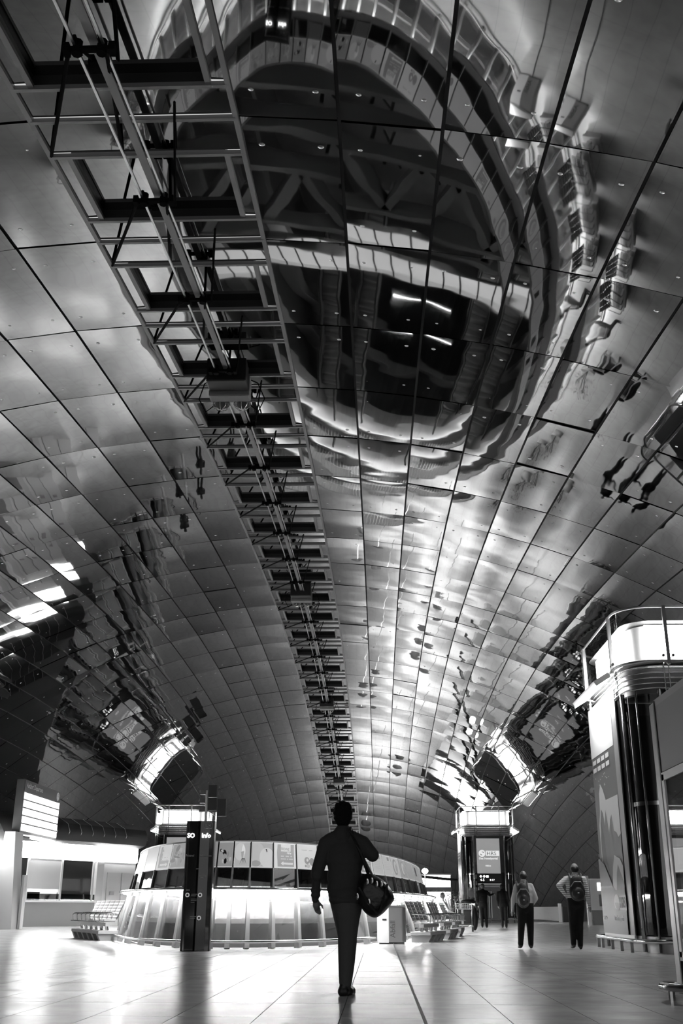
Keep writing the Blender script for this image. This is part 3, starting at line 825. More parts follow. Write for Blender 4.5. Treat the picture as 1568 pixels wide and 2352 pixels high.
    # louvre rails
    for k in range(5):
        z = 5.02 + k*.105
        b = MB(); b.path([(x,y,z) for x,y in rrect(-.03, LW+.03, -.03, LD+.03, r, 8)], .018, 6, True); b.build('louvre_rail', CHROME, e, True)
    for (x, y) in ((.75,-.04),(.85,-.04),(LW-.85,-.04),(LW-.75,-.04),(-.04,.8),(-.04,.92),(-.04,LD-.92),(-.04,LD-.8),(LW+.04,.8),(LW+.04,LD-.8)):
        b = MB(); b.tube((x,y,4.95),(x,y,5.55),.016,6); b.build('louvre_post', CHROME, e)
    b = MB(); b.band(rrect(.1, LW-.1, .1, LD-.1, r, 8), 4.92, 5.52); b.build('louvre_core', mat('louvre_core', .12, .4, .3), e, True)
    # lantern: glowing core, glass skin, rings and clamps
    b = MB(); b.band(rrect(.26, LW-.26, .31, LD-.31, .5, 8), 5.66, 6.42); b.build('machine_cabinet', LGREY, e, True)
    for xa, xb, ya, yb in ((.5, LW-.5, .22, .27), (.16, .22, .7, LD-.9), (LW-.22, LW-.16, .7, LD-.9)):
        b = MB(); b.box(xa, xb, ya, yb, 5.70, 6.40); b.build('light_panel', LANT, e)
    for z, rr_ in ((5.56, .035), (6.72, .028)):
        b = MB(); b.path([(x,y,z) for x,y in rrect(-.1, LW+.1, -.1, LD+.1, r+.1, 8)], rr_, 6, True); b.build('lantern_ring', SATIN, e, True)
    b = MB(); b.band(rrect(-.1, LW+.1, -.1, LD+.1, r+.1, 8), 5.58, 6.70); b.build('lantern_glass', LG, e, True)
    b = MB(); b.add([(x,y,6.46) for x,y in rrect(.06, LW-.06, .06, LD-.06, r, 8)], [tuple(range(36))]); b.build('lantern_roof', mat('lantern_roof', .16, .45, .3), e)
    b = MB(); b.add([(x,y,5.56) for x,y in rrect(.0, LW, .0, LD, r, 8)], [tuple(range(36))]); b.build('lantern_deck', LGREY, e)
    for (x, y) in ((.85,-.1),(LW-.85,-.1),(-.1,.85),(-.1,LD-.85),(LW+.1,.85),(LW+.1,LD-.85),(.85,LD+.1),(LW-.85,LD+.1)):
        b = MB(); b.box(x-.035,x+.035,y-.035,y+.035,5.5,6.74); b.build('lantern_mullion', SATIN, e)
        for dx in (-.1,.1):
            k_ = (dx,0) if y in (-.1, LD+.1) else (0,dx)
            b = MB(); b.tube((x+k_[0],y+k_[1]-.03,5.68),(x+k_[0],y+k_[1]+.03,5.68),.03,8); b.build('glass_clamp', DKMETAL, e)
    # side luminaires reaching out under the lantern
    for s in (-1, 1):
        xc = -.30 if s < 0 else LW+.30
        b = MB(); b.obox((xc, LD/2, 5.42), (.16,0,.10 if s < 0 else -.10), (0,1.3,0), (-.03*s*-1,0,.05)); lu = b.build('side_luminaire', LGREY, e)
        b = MB(); b.obox((xc, LD/2, 5.36), (.15,0,.09 if s < 0 else -.09), (0,1.25,0), (0,0,.02)); b.build('tube', LANT2, lu)
        for y in (LD/2-1.0, LD/2+1.0):
            b = MB(); b.tube((0 if s < 0 else LW, y, 5.35),(xc, y, 5.42),.02,6); b.build('bracket', SATIN, lu)
    # foot: bumper rail, posts, glass skirt
    b = MB(); b.path([(x,y,.22) for x,y in rrect(-.22, LW+.22, -.22, LD+.22, r+.1, 8)], .04, 8, True); b.build('bumper_rail', CHROME, e, True)
    for (x, y) in ((-.22,.8),(-.22,1.7),(-.22,2.6),(-.22,3.6),(-.2,4.2),(.9,-.22),(2.2,-.22),(LW+.22,1.),(LW+.22,3.4)):
        b = MB(); b.box(x-.03,x+.03,y-.03,y+.03,0,.2); b.build('bumper_post', MGREY, e)
    b = MB(); b.band(rrect(.02, LW-.02, .02, LD-.02, r, 8), 0, .3, cap=False); b.build('plinth', mat('lift_plinth', .5, .3, .3), e, True)
    b = MB(); b.box(.3, LW-.3, .8, LD-.5, .3, 4.6); b.build('cabin', mat('lift_cabin', .05, .3, .4), e)
    # side advert
    if mountain_side:
        X = -.05
        ya, yb, za, zb = LD-.55, 1.15, .30, 5.25     # left edge (far) .. right edge (near)
        if flip: ya, yb = yb, ya
        Xp = X if not flip else LW+.05
        dirx = Vector((0, -1 if not flip else 1, 0))
        b = MB(); b.box(min(Xp, Xp), Xp+.02, min(ya,yb), max(ya,yb), za, zb); ad = b.build('side_advert', HPRINT, e)
        wd, ht = abs(yb-ya), zb-za
        nx = -1 if not flip else 1
        def Q(u, v, k=1): return Vector((Xp + nx*(.004*k) + (.02 if flip else 0), ya + (yb-ya)*u, za + ht*v))
        def sh(name, pts, m, k=1):
            b = MB(); b.add([Q(u,v,k) for u,v in pts], [tuple(range(len(pts)))]); b.build(name, m, ad)
        sh('print_field', [(.0,.77),(.84,.77),(.84,1.0),(.0,1.0)], HWHITE, 1)
        sh('print_strip', [(.86,.0),(1,.0),(1,1),(.86,1)], mat('advert_strip', .30, .3), 1)
        # mountain: snow, rock faces, cloud banks
        sh('print_mountain', [(.10,.46),(.17,.52),(.19,.60),(.26,.64),(.34,.61),(.42,.56),(.84,.56),(.84,.40),(.1,.30)], HWHITE, 2)
        sh('print_rock', [(.12,.20),(.15,.36),(.16,.47),(.22,.53),(.28,.51),(.32,.45),(.38,.52),(.46,.40),(.52,.47),(.58,.49),(.62,.42),(.70,.41),(.78,.38),(.84,.40),(.84,.20)], HMID, 3)
        sh('print_rock', [(.12,.20),(.14,.40),(.2,.48),(.27,.40),(.3,.30),(.46,.20)], HDARK, 4)
        sh('print_rock', [(.46,.42),(.52,.46),(.56,.36),(.58,.24),(.46,.24)], mat('advert_rock', .16, .4), 4)
        sh('print_cloud', [(.1,.22),(.18,.19),(.30,.17),(.38,.14),(.44,.13),(.50,.12),(.84,.12),(.84,.0),(.1,.0)], HLIGHT, 5)
        sh('print_cloud', [(.46,.13),(.45,.20),(.5,.27),(.58,.32),(.66,.31),(.76,.30),(.84,.27),(.84,.10),(.5,.10)], HWHITE, 6)
        sh('print_rock', [(.56,.14),(.62,.24),(.68,.28),(.76,.24),(.84,.20),(.84,.08),(.5,.08)], HMID, 7)
        sh('print_field', [(.0,.0),(.84,.0),(.84,.175),(.54,.175),(.46,.19),(.36,.23),(.2,.29),(.0,.32)], mat('advert_fog', .20, .4), 8)
        ax = Vector((0, (yb-ya)/abs(yb-ya), 0))
        b = MB(); b.add([Q(.55+.085*math.cos(t), .125+.035*math.sin(t), 9) for t in [2*PI*i/20 for i in range(20)]], [tuple(range(20))]); b.build('logo_disc', HWHITE, ad)
        b = MB(); b.add([Q(.55+.06*math.cos(t), .125+.025*math.sin(t), 10) for t in [PI+2*PI*i/20 for i in range(11)]], [tuple(range(11))]); b.build('logo_arrow', HMID, ad)
        sh('logo_plate', [(.64,.095),(.86,.095),(.86,.155),(.64,.155)], HWHITE, 9)
        text('lettering', 'HRS', .30, frame(Q(.655,.105,11), ax, (0,0,1)), HDARK, ad, sx=1.0)
        text('lettering', 'Das Hotelportal', .15, frame(Q(.42,.055,9), ax, (0,0,1)), HWHITE, ad, sx=.95)
        text('lettering', 'HRS.de', .12, frame(Q(.05,.055,9), ax, (0,0,1)), HWHITE, ad)
        for v, w_ in ((.735,.62),(.70,.55)):
            for u0 in np.arange(.06, w_, .16): sh('print_line', [(u0,v),(u0+.12,v),(u0+.12,v+.02),(u0,v+.02)], HWHITE, 3)
        r_ = random.Random(3)
        for k in range(16):
            u0, v0 = r_.uniform(.1,.6), r_.uniform(.62,.68); sh('print_star', [(u0,v0),(u0+.015,v0),(u0+.015,v0+.005),(u0,v0+.005)], HWHITE, 3)
        b = MB(); b.box(Xp-.02, Xp+.02, min(ya,yb), max(ya,yb), .24, .30); b.build('advert_rail', SATIN, ad)
    return e
lift(7.85, 21.3, 'large glass lift tower with mountain advert, nearest on the bench side', True)
lift(7.85, 66.5, 'distant glass lift tower with white lettered advert above its doors', True)
lift(-11.05, 66.0, 'glass lift tower glowing behind the black pillar and the parapet', True, True)

# speaker mast by the lift behind the pillar
sm = empty('signal_mast', (-7.6, 64.0, 0)); tag(sm, 'mast with black lamp boxes beside the glowing lift on the kiosk side', 'mast')
b = MB(); b.tube((0,0,0),(0,0,7.4),.09,10); b.build('pole', LGREY, sm)
for z in (6.6, 7.35):
    b = MB(); b.box(.12,.62,-.2,.2,z-.35,z+.35); b.build('lamp_box', BLACK, sm)
for z in (6.3, 6.8, 7.3):
    b = MB(); b.box(-.4,-.1,-.12,.12,z-.14,z+.14); lb = b.build('side_lamp', DGREY, sm); b = MB(); b.box(-.42,-.28,-.1,.1,z-.02,z+.12); b.build('lamp_glass', LGREY, lb)
b = MB(); b.box(.7,1.2,-.2,.2,5.9,6.9); b.build('lamp_box', BLACK, sm)
b = MB(); b.tube((0,0,6.2),(1.0,0,6.2),.04,8); b.build('cross_arm', DGREY, sm)

# ================================================================== INFORMATION BOARD at the frame edge
bd = empty('timetable_board', (5.66, 10.0, 0)); tag(bd, 'tall grey timetable board with glazed case cut by the picture edge', 'board')
BG = mat('board_grey', .30, .45); BF = mat('board_frame', .36, .35, .5)
b = MB(); b.box(.03,.21,-2.4,1.2,.10,2.83); b.build('body', BG, bd)
b = MB(); b.box(0,.24,1.2,1.40,.06,2.86); b.build('edge_post', BF, bd, bevel=.02)
b = MB(); b.box(-.01,.03,1.14,1.16,.06,2.86); b.build('shadow_gap', BLACK, bd)
b = MB(); b.box(0,.24,-2.4,1.2,2.80,2.87); b.build('top_rail', BF, bd)
b = MB(); b.box(.0,.03,-2.4,1.14,2.12,2.80); b.build('upper_panel', BG, bd)
b = MB(); b.box(-.03,.03,.98,1.06,.35,2.08); b.box(-.03,.03,-2.4,1.06,2.02,2.10); b.box(-.03,.03,-2.4,1.06,.32,.40); b.build('case_frame', BF, bd)
b = MB(); b.box(.0,.02,-2.4,.98,.40,2.02); b.build('case_back', DGREY, bd)
b = MB(); b.add([(-.02,-2.4,.4),(-.02,.98,.4),(-.02,.98,2.02),(-.02,-2.4,2.02)], [(0,1,2,3)]); b.build('case_glass', GLASS, bd)
for k, (y, z) in enumerate(((.5,1.2),(.5,.55),(-.3,1.2),(-.3,.55))):
    b = MB(); b.box(-.006,.0,y-.34,y+.34,z,z+.6); b.build('timetable_sheet', LGREY if k % 2 else MGREY, bd)
b = MB(); b.path([(-.1,1.0,.10),(-.34,.55,.13),(-.38,.45,.13),(-.34,.3,.13),(-.05,-.2,.13)], .035, 8); b.build('foot_rail', CHROME, bd, True)
b = MB(); b.tube((-.30,.45,.0),(-.30,.45,.12),.03,8); b.build('foot_post', CHROME, bd)
b = MB(); b.box(0,.24,1.15,1.35,0,.1); b.box(0,.24,-1.5,-1.2,0,.1); b.build('foot', BLACK, bd)

# ================================================================== KIOSKS on the left side
KA, KB = Vector((-16.6, 40.3, 0)), Vector((-9.2, 53.4, 0))
kdir = (KB-KA).normalized(); kn = Vector((kdir.y, -kdir.x, 0))      # kn faces the hall
kl = (KB-KA).length
KT = Matrix(((kdir.x, -kn.x, 0, KA.x), (kdir.y, -kn.y, 0, KA.y), (0,0,1,0), (0,0,0,1)))   # local x along the row, local y back from the front
def kobj(mb, name, m, e, smooth=False):
    return mb.build(name, m, e, smooth)
kx = empty('ticket_kiosk'); kx.matrix_world = KT; tag(kx, 'long ticket kiosk with glowing fascia under a rounded roof', 'kiosk')
FASC = mat('kiosk_fascia_light', .9, .4, emit=5.5)
b = MB(); b.box(0, kl, -.05, .0, 2.85, 3.5); b.build('light_fascia', FASC, kx)
prof = [(-.15,3.5),(-.5,3.62),(-.62,4.0),(-.45,4.35),(.1,4.62),(1.2,4.75),(9.0,4.75),(9.0,3.6)]
b = MB(); n = len(prof); b.v = [(0,y,z) for y,z in prof] + [(kl,y,z) for y,z in prof]
b.f = [(i,(i+1) % n,n+(i+1) % n,n+i) for i in range(n)] + [tuple(range(n-1,-1,-1)), tuple(range(n,2*n))]; b.mi = [0]*len(b.f)
b.build('roof', mat('kiosk_roof', .02, .7, 0.0, spec=.25), kx, True)
for k in range(8):
    xx = kl*.55 + k*.75; b = MB(); b.path([(xx,-.51,3.75),(xx,-.63,4.0),(xx,-.46,4.35),(xx,.1,4.63)], .012, 4); b.build('roof_seam', SATIN, kx)
b = MB(); b.box(0, kl, .0, .3, 2.8, 2.95); b.build('lintel', LGREY, kx)
b = MB(); b.box(0, kl, 2.6, 2.7, 0, 3.6); b.build('rear_wall', mat('kiosk_rear', .55, .6), kx)
b = MB(); b.box(0, kl*.82, -.02, .3, 0, 1.0); b.build('counter_front', mat('kiosk_counter', .16, .45), kx)
b = MB(); b.box(0, kl*.82, -.12, .6, 1.0, 1.08); b.build('counter_top', mat('kiosk_top', .6, .3), kx)
b = MB(); b.box(0, kl*.82, .02, .06, 1.1, 1.35); b.build('counter_screen', DGLASS, kx)
for k in range(7):
    xx = .1 + k*2.0 ; b = MB(); b.box(xx, xx+.1, .0, .12, 1.08, 2.8); b.build('window_post', LGREY, kx)
BL = mat('roller_blind', .55, .6)
for k in range(7):
    xx = .22 + k*2.0
    if xx + 1.9 > kl*.83: break
    if k % 2 == 0:
        b = MB(); b.box(xx, xx+1.86, .05, .08, 1.55, 2.8); b.build('roller_blind', BL, kx)
    else:
        b = MB(); b.box(xx, xx+1.86, .05, .07, 1.08, 2.8); b.build('window_pane', mat('kiosk_window_dark', .03, .06), kx)
    b = MB(); b.box(xx+.2, xx+1.0, .3, .5, 1.08, 1.42); b.build('counter_monitor', BLACK, kx)
    b = MB(); b.box(xx+1.2, xx+1.4, .1, .2, 1.08, 1.3); b.build('notice_stand', WHITE, kx)
# door section at the far end
b = MB(); b.box(kl*.82, kl*.85, -.02, .3, 0, 2.8); b.build('door_pier', mat('kiosk_pier', .5, .4), kx)
b = MB(); b.box(kl*.855, kl, .05, .15, 0, 2.8); b.build('end_wall', mat('kiosk_wall', .62, .5), kx)
for k in range(2):
    xx = kl*.87 + k*1.0; b = MB(); b.box(xx, xx+.9, .0, .05, 0, 2.35); dk = b.build('door', mat('kiosk_door', .5, .4), kx)
    b = MB(); b.box(xx+.2, xx+.5, -.02, .0, 1.35, 1.5); b.build('door_plate', MGREY, dk)
for xx in (kl*.42, kl*.66):
    b = MB(); b.box(xx, xx+2.2, -.08, -.05, 3.1, 3.45); b.build('fascia_sign', mat('fascia_sign', .8, .5, emit=.35), kx)
for k in range(4):
    b = MB(); b.box(1+k*4.2, 3.6+k*4.2, 1.2, 1.4, 2.7, 2.78); b.build('ceiling_tube', mat('kiosk_tube', .9, .4, emit=9), kx)
# nearer kiosk end poking in at the left edge
k2 = empty('kiosk_end', (-13.4, 42.8, 0)); tag(k2, 'rounded end of a closer lit kiosk at the picture edge', 'kiosk')
b = MB(); pr = [(1.2*math.cos(t), 3.25+1.1*math.sin(t)) for t in [PI*i/10 for i in range(11)]]
b.v = [(x,0,z) for x,z in pr] + [(x,-6,z) for x,z in pr]; n = len(pr)
b.f = [(i,i+1,n+i+1,n+i) for i in range(n-1)] + [tuple(range(n))]; b.mi = [0]*len(b.f); b.build('roof', mat('kiosk_end_roof', .35, .4, .3), k2, True)
b = MB(); b.box(-1.15,1.22,-6,.03,2.6,3.2); b.build('light_fascia', FASC, k2)
b = MB(); b.box(-1.1,1.1,-6,0,0,2.6); b.build('body', mat('kiosk_wall', .62, .5), k2)

# departure board on its post
db = empty('departure_board', (-11.5, 42.2, 0)); db.scale = (.933,)*3; tag(db, 'tall departure board with five white rows on a broad post', 'board')
b = MB(); b.prism([(-.55,-.6,0),(.35,-.6,0),(.10,-.6,3.8),(-.35,-.6,3.8)], (0,1.0,0)); b.build('post', mat('board_post', .38, .5), db)
b = MB(); b.box(.36,.46,.1,.5,0,2.1); b.build('notice_panel', mat('notice_panel', .6, .5), db)
b = MB(); b.box(-.25,.1,-.1,5.2,3.75,5.98); b.build('case', DGREY, db, bevel=.02)
b = MB(); b.box(.1,.12,-.08,5.18,5.5,5.96); hd = b.build('header', mat('board_header', .06, .5), db)
text('lettering', 'Abfahrt Departure', .30, frame((.125,.15,5.66), (0,1,0), (0,0,1)), mat('board_print', .7, .5), hd)
b = MB(); b.tube((.12,4.75,5.72),(.13,4.75,5.72),.19,20); ck = b.build('clock', WHITE, db)
b = MB(); b.box(.131,.135,4.74,4.76,5.72,5.86); b.box(.131,.135,4.75,4.84,5.71,5.73); b.build('clock_hands', BLACK, ck)
for k in range(5):
    z0 = 3.88 + k*.325; b = MB(); b.box(.1,.125,.0,5.1,z0,z0+.265); b.build('display_row', mat('display_row', .9, .5, emit=.36), db)
b = MB(); b.box(.05,.25,1.5,5.0,3.62,3.68); b.build('under_light', mat('under_light', .9, .4, emit=4), db)

# ================================================================== FAR SHOPS and their lights
fs = empty('far_shop', (0, 84, 0)); tag(fs, 'brightly lit shop front far behind the benches', 'shop')
for k, (xa, xb) in enumerate(((5.1,7.1),(7.25,8.1))):
    b = MB(); b.box(xa, xb, -.2, .1, 2.35, 3.15); b.build('lit_sign', mat('lit_sign', .9, .4, emit=2.4), fs)
b = MB(); b.box(4.3, 8.2, -.25, .1, 2.0, 2.33); hd = b.build('header', mat('shop_header', .10, .5), fs)
text('lettering', '26', .3, frame((6.0,-.26,2.04), (1,0,0), (0,0,1)), WHITE, hd)
b = MB(); b.box(4.3, 8.2, .8, 1.0, 0, 3.2); b.build('rear_wall', mat('shop_wall', .8, .5), fs)
b = MB(); b.box(4.3, 8.2, -.2, 1.0, 3.2, 3.3); b.build('roof', MGREY, fs)
b = MB(); b.box(4.5, 8.0, .2, .4, 1.9, 1.98); b.build('tube', mat('shop_tube', .9, .4, emit=4), fs)
for k in range(2):
    b = MB(); b.box(4.5+k*1.9, 5.9+k*1.9, .3, .7, 0, 1.0 + .15*k); b.build('shelf_unit', mat('shelf_unit', .6, .5), fs)
# spotlight on a short mast by the shop
sp = empty('spot_mast', (5.9, 76.5, 0)); tag(sp, 'slim mast with one dazzling spotlight beyond the parapet', 'spotlight')
b = MB(); b.tube((0,0,0),(0,0,3.2),.035,8); b.build('pole', LGREY, sp)
b = MB(); b.ell((0,-.12,3.25),(.22,.12,.18)); b.build('lamp', mat('spot_lamp', .9, .4, emit=16), sp, True)
b = MB(); b.tube((0,0,3.1),(0,-.05,3.4),.16,10); b.build('housing', BLACK, sp)
# dark duct running up the vault behind the parapet
dk = empty('cable_duct', (0,0,0)); tag(dk, 'dark curved canopy edge and duct against the far vault', 'duct')
b = MB()
pts = [(4.3,74,3.0),(5.5,78,2.95),(7.0,81,2.9),(8.5,82,2.8)]
b.path(pts, .10, 8); b.build('canopy_edge', BLACK, dk)

# barrier, boxes and machine by the far right vault foot
bs = empty('fabric_barrier', (13.2, 73, 0)); tag(bs, 'pale fabric barrier stretched between two white posts', 'barrier')
b = MB()
nx_ = 16
for k in range(nx_+1):
    u = k/nx_; b.v += [(-1.6+2.9*u, .08*math.sin(u*9), .12+.05*math.sin(u*PI*1.3)), (-1.6+2.9*u, .08*math.sin(u*9)+.03, .95-.02*math.sin(u*PI))]
b.f = [(2*k,2*k+2,2*k+3,2*k+1) for k in range(nx_)]; b.mi = [0]*nx_; b.build('cloth', mat('barrier_cloth', .62, .7, bump=.02, bscale=3), bs, True)
for x in (-1.6, 1.3): b = MB(); b.box(x-.1,x+.1,-.1,.1,0,1.15); b.build('post', WHITE, bs)
b = MB(); b.box(1.5, 2.4, .1, .6, 0, .95); o = b.build('equipment_box', mat('equipment_box', .04, .6)); o.location = (13.2,73,0); tag(o, 'dark equipment box right of the pale fabric barrier', 'box')
tm = empty('ticket_machine', (14.9, 60.3, 0)); tag(tm, 'white ticket machine with display beside the near lift', 'ticket machine')
b = MB(); b.box(-.75,.75,0,.7,.75,2.35); b.build('body', WHITE, tm, bevel=.03)
b = MB(); b.box(-.7,.7,.05,.65,0,.75); b.build('plinth', MGREY, tm)
b = MB(); b.box(-.35,.35,-.02,.0,1.75,2.15); b.build('display', mat('machine_display', .4, .3, emit=.5), tm)
b = MB(); b.box(-.3,.35,-.03,.0,.95,1.55); b.build('control_panel', MGREY, tm)
b = MB(); b.box(.12,.24,-.06,-.03,1.1,1.3); b.build('coin_slot', BLACK, tm)
b = MB(); b.box(-.95,-.8,0,.3,0,2.5); b.build('side_post', WHITE, tm)
b = MB(); b.tube((.9,.2,0),(.9,.2,3.0),.05,8); b.build('pole', CHROME, tm)
b = MB(); b.ell((.9,.1,2.9),(.22,.22,.22)); b.build('lamp_globe', mat('machine_lamp', .9, .4, emit=10), tm, True)

# hooded lamp masts added out of sight to brighten the far floor
for i, (x, y, lab) in enumerate(((-.2,72.5,'first added hooded lamp mast behind the parapet, under the vault crown'),(2.6,75.5,'second added hooded lamp mast behind the parapet'),(.4,80.5,'third added hooded lamp mast behind the parapet'),(2.6,86.0,'fourth added hooded lamp mast behind the parapet'),(1.2,91.5,'added hooded lamp mast at the very end of the hall'))):
    lm = empty('added_lamp_mast', (x, y, 0)); tag(lm, lab, 'lamp mast', 'added hooded lamp masts at the far end')
    b = MB(); b.tube((0,0,0),(0,0,2.5),.03,8); b.build('pole', LGREY, lm)
    b = MB(); b.lathe([(.0,2.75),(.2,2.7),(.42,2.52),(.40,2.52),(.2,2.64),(0,2.66)], n=16); b.build('hood', WHITE, lm, True)
    b = MB(); b.add([(.36*math.cos(t), .36*math.sin(t), 2.54) for t in [2*PI*k/16 for k in range(16)]], [tuple(range(15,-1,-1))]); b.build('diffuser', mat('mast_diffuser', .9, .4, emit=80), lm)
# ================================================================== PEOPLE
def blob(prims, vox, smooth=2, fac=.5):
    """one continuous surface from overlapping tapered limbs and ellipsoids; returns mesh + per-face tag"""
    mb = MB()
    for p in prims:
        if p[0] == 'cap':
            _, a, b, r1, r2, tg = p; a, b = Vector(a), Vector(b)
            mb.tube(a, b, r1, 14, r2); mb.ell(a, (r1,)*3, 14, 8); mb.ell(b, (r2,)*3, 14, 8)
        else:
            _, c, r, tg = p[:4]; mb.ell(c, r, 18, 12, p[4] if len(p) > 4 else None)
    me = mb.mesh('tmp', BLACK); o = bpy.data.objects.new('tmp', me); COL.objects.link(o)
    m = o.modifiers.new('r', 'REMESH'); m.mode = 'VOXEL'; m.voxel_size = vox
    if smooth:
        s = o.modifiers.new('s', 'SMOOTH'); s.factor = fac; s.iterations = smooth
    dg = bpy.context.evaluated_depsgraph_get(); ev = o.evaluated_get(dg)
    out = bpy.data.meshes.new_from_object(ev)
    bpy.data.objects.remove(o); bpy.data.meshes.remove(me)
    return out
def tagfaces(me, prims, mats):
    n = len(me.polygons); c = np.zeros(n*3); me.polygons.foreach_get('center', c); c = c.reshape(-1, 3)
    best = np.full(n, 1e9); idx = np.zeros(n, int); tags = list(mats)
    for p in prims:
        if p[0] == 'cap':
            _, a, b, r1, r2, tg = p; a, b = np.array(a, float), np.array(b, float); ab = b-a
            t = np.clip(((c-a) @ ab)/max(ab @ ab, 1e-9), 0, 1); d = np.linalg.norm(c-(a+t[:,None]*ab), axis=1) - (r1+(r2-r1)*t)
        else:
            tg = p[3]; r = np.array(p[2]); q = c-np.array(p[1])
            if len(p) > 4:
                Rm = np.array(p[4].to_matrix()); q = q @ Rm
            k = np.linalg.norm(q/r, axis=1); d = (k-1)*r.min()
        m = d < best; best[m] = d[m]; idx[m] = tags.index(tg)
    me.materials.clear()
    for t in tags: me.materials.append(mats[t])
    me.polygons.foreach_set('material_index', idx.tolist()); me.polygons.foreach_set('use_smooth', [True]*n); me.update()

CLOTH = lambda nm, v, b=.004, s=30: mat(nm, v, .85, bump=b, bscale=s, spec=.2)
def hand_prims(w, d, side, curl=.5, k=1.0):
    """relaxed hand hanging from wrist w along d; side = outward vector towards the thumb"""
    w, d, s = Vector(w), Vector(d).normalized(), Vector(side).normalized(); n = d.cross(s).normalized()
    P = [('ell', tuple(w + d*.05*k), (.036*k, .030*k, .055*k), 'skin')]
    for i, (l, off) in enumerate(((.075,.024),(.085,.008),(.08,-.008),(.062,-.024))):
        a = w + d*.085*k + s*off*k; b = a + (d*.8 + n*.25*curl)*l*.5*k; c = b + (d*.55 + n*.75*curl)*l*.5*k
        P += [('cap', tuple(a), tuple(b), .0105*k, .0095*k, 'skin'), ('cap', tuple(b), tuple(c), .0095*k, .0075*k, 'skin')]
    a = w + d*.03*k + s*.025*k; b = a + (d*.6 + s*.6 + n*.3)*.045*k; c = b + (d*.9 + s*.1 + n*.3)*.035*k
    P += [('cap', tuple(a), tuple(b), .013*k, .011*k, 'skin'), ('cap', tuple(b), tuple(c), .011*k, .008*k, 'skin')]
    return P
def person(loc, J, mats, label, vox=.02, hair='short', S=1.0, rz=0.0, girth=1.0, hands=True, extra=()):
    """J: joints in metres local (x right, y away, z up)"""
    P = []; g = girth
    cap = lambda a, b, r1, r2, t: P.append(('cap', tuple(J[a]) if isinstance(a, str) else a, tuple(J[b]) if isinstance(b, str) else b, r1*S, r2*S, t))
    V = lambda a: Vector(J[a])
    hd = V('head')
    P.append(('ell', tuple(hd + Vector((0,.005,.02))*S), (.080*S,.098*S,.096*S), 'skin'))
    P.append(('ell', tuple(hd + Vector((0,.045,-.055))*S), (.055*S,.06*S,.06*S), 'skin'))
    f = Vector((0,1,0)); 
    P.append(('cap', tuple(hd + Vector((0,.098,-.0))*S), tuple(hd + Vector((0,.118,-.03))*S), .010*S, .016*S, 'skin'))
    for s in (-1, 1):
        P.append(('ell', tuple(hd + Vector((s*.082,-.005,-.01))*S), (.014*S,.022*S,.034*S), 'skin'))
    cap(tuple(hd + Vector((0,-.005,-.06))*S), 'neck', .055, .062, 'skin')
    sl, sr, pl, pr = V('shL'), V('shR'), V('hipL'), V('hipR')
    ch = (sl+sr)/2; pv = (pl+pr)/2
    cap('neck', tuple(ch + Vector((0,0,-.02))), .07, .10, 'top')
    w = (sr-sl).length/2
    tors = (ch-pv)
    ax = tors.normalized(); rot = ax.to_track_quat('Z', 'Y').to_euler()
    mid = lambda t: tuple(pv + tors*t)
    def tell(t, rx, ry, rz_, tg): P.append(('ell', mid(t), (rx*S*g, ry*S*g, rz_*S), tg))
    tell(.80, .185, .118, .16, 'top'); tell(.58, .175, .118, .16, 'top'); tell(.35, .165, .115, .15, 'top'); tell(.12, .17, .12, .12, 'top' if mats.get('long') else 'leg')
    tell(-.02, .165, .12, .12, 'leg')
    cap(tuple(ch + Vector((0,0,-.0))), 'shL', .085, .068, 'top'); cap(tuple(ch), 'shR', .085, .068, 'top')
    for s, a, b, c in (('L','shL','elL','wrL'),('R','shR','elR','wrR')):
        cap(a, b, .062*g, .050*g, 'top'); cap(b, c, .050*g, .034, mats.get('sleeve', 'top'))
        if hands:
            dd = (V(c)-V(b)).normalized(); h = V('ha'+s) - V(c) if 'ha'+s in J else dd
            P.extend(hand_prims(V(c), h, (1 if s == 'L' else -1, .3, 0), .6, S))
    for a, b, c, toe in (('hipL','knL','anL','toL'),('hipR','knR','anR','toR')):
        cap(a, b, .098*g, .068*g, 'leg'); cap(b, c, .070*g, .052*g, 'leg')
        an, to = V(c), V(toe)
        P.append(('cap', tuple(an + Vector((0,-.02,-.045*S))), tuple(an + (to-an)*.5 + Vector((0,0,-.02*S))), .040*S, .042*S, 'shoe'))
        P.append(('cap', tuple(an + (to-an)*.5 + Vector((0,0,-.015*S))), tuple(to), .040*S, .030*S, 'shoe'))
    P.extend(extra)
    me = blob(P, vox)
    mm = {k: v for k, v in mats.items() if k in ('skin','top','leg','shoe','fore')}
    tagfaces(me, P, mm)
    o = link('person', me, None, loc); o.rotation_euler = (0,0,rz); tag(o, label, 'person')
    H = []
    if hair == 'full':
        H = [('ell', tuple(hd + Vector((0,-.014,.028))*S), (.096*S,.112*S,.104*S), 'h'), ('ell', tuple(hd + Vector((0,-.055,-.03))*S), (.083*S,.062*S,.085*S), 'h'), ('ell', tuple(hd + Vector((.03,.0,.075))*S), (.06*S,.07*S,.055*S), 'h'), ('ell', tuple(hd + Vector((-.045,.02,.065))*S), (.05*S,.06*S,.05*S), 'h')] + [('ell', tuple(hd + Vector((.076*math.sin(a_)*(1-.25*abs(b_)), -.05+.03*math.cos(3*a_), .03+.080*b_+.012*math.cos(2*a_)))*S), (.026*S,.035*S,.026*S), 'h') for a_ in (-1.5,-1.0,-.4,.2,.8,1.4) for b_ in (-.5,.1,.6,.95)]
    elif hair == 'short':
        H = [('ell', tuple(hd + Vector((0,-.012,.034))*S), (.084*S,.102*S,.098*S), 'h'), ('ell', tuple(hd + Vector((0,-.045,-.02))*S), (.076*S,.062*S,.07*S), 'h')]
    elif hair == 'bald':
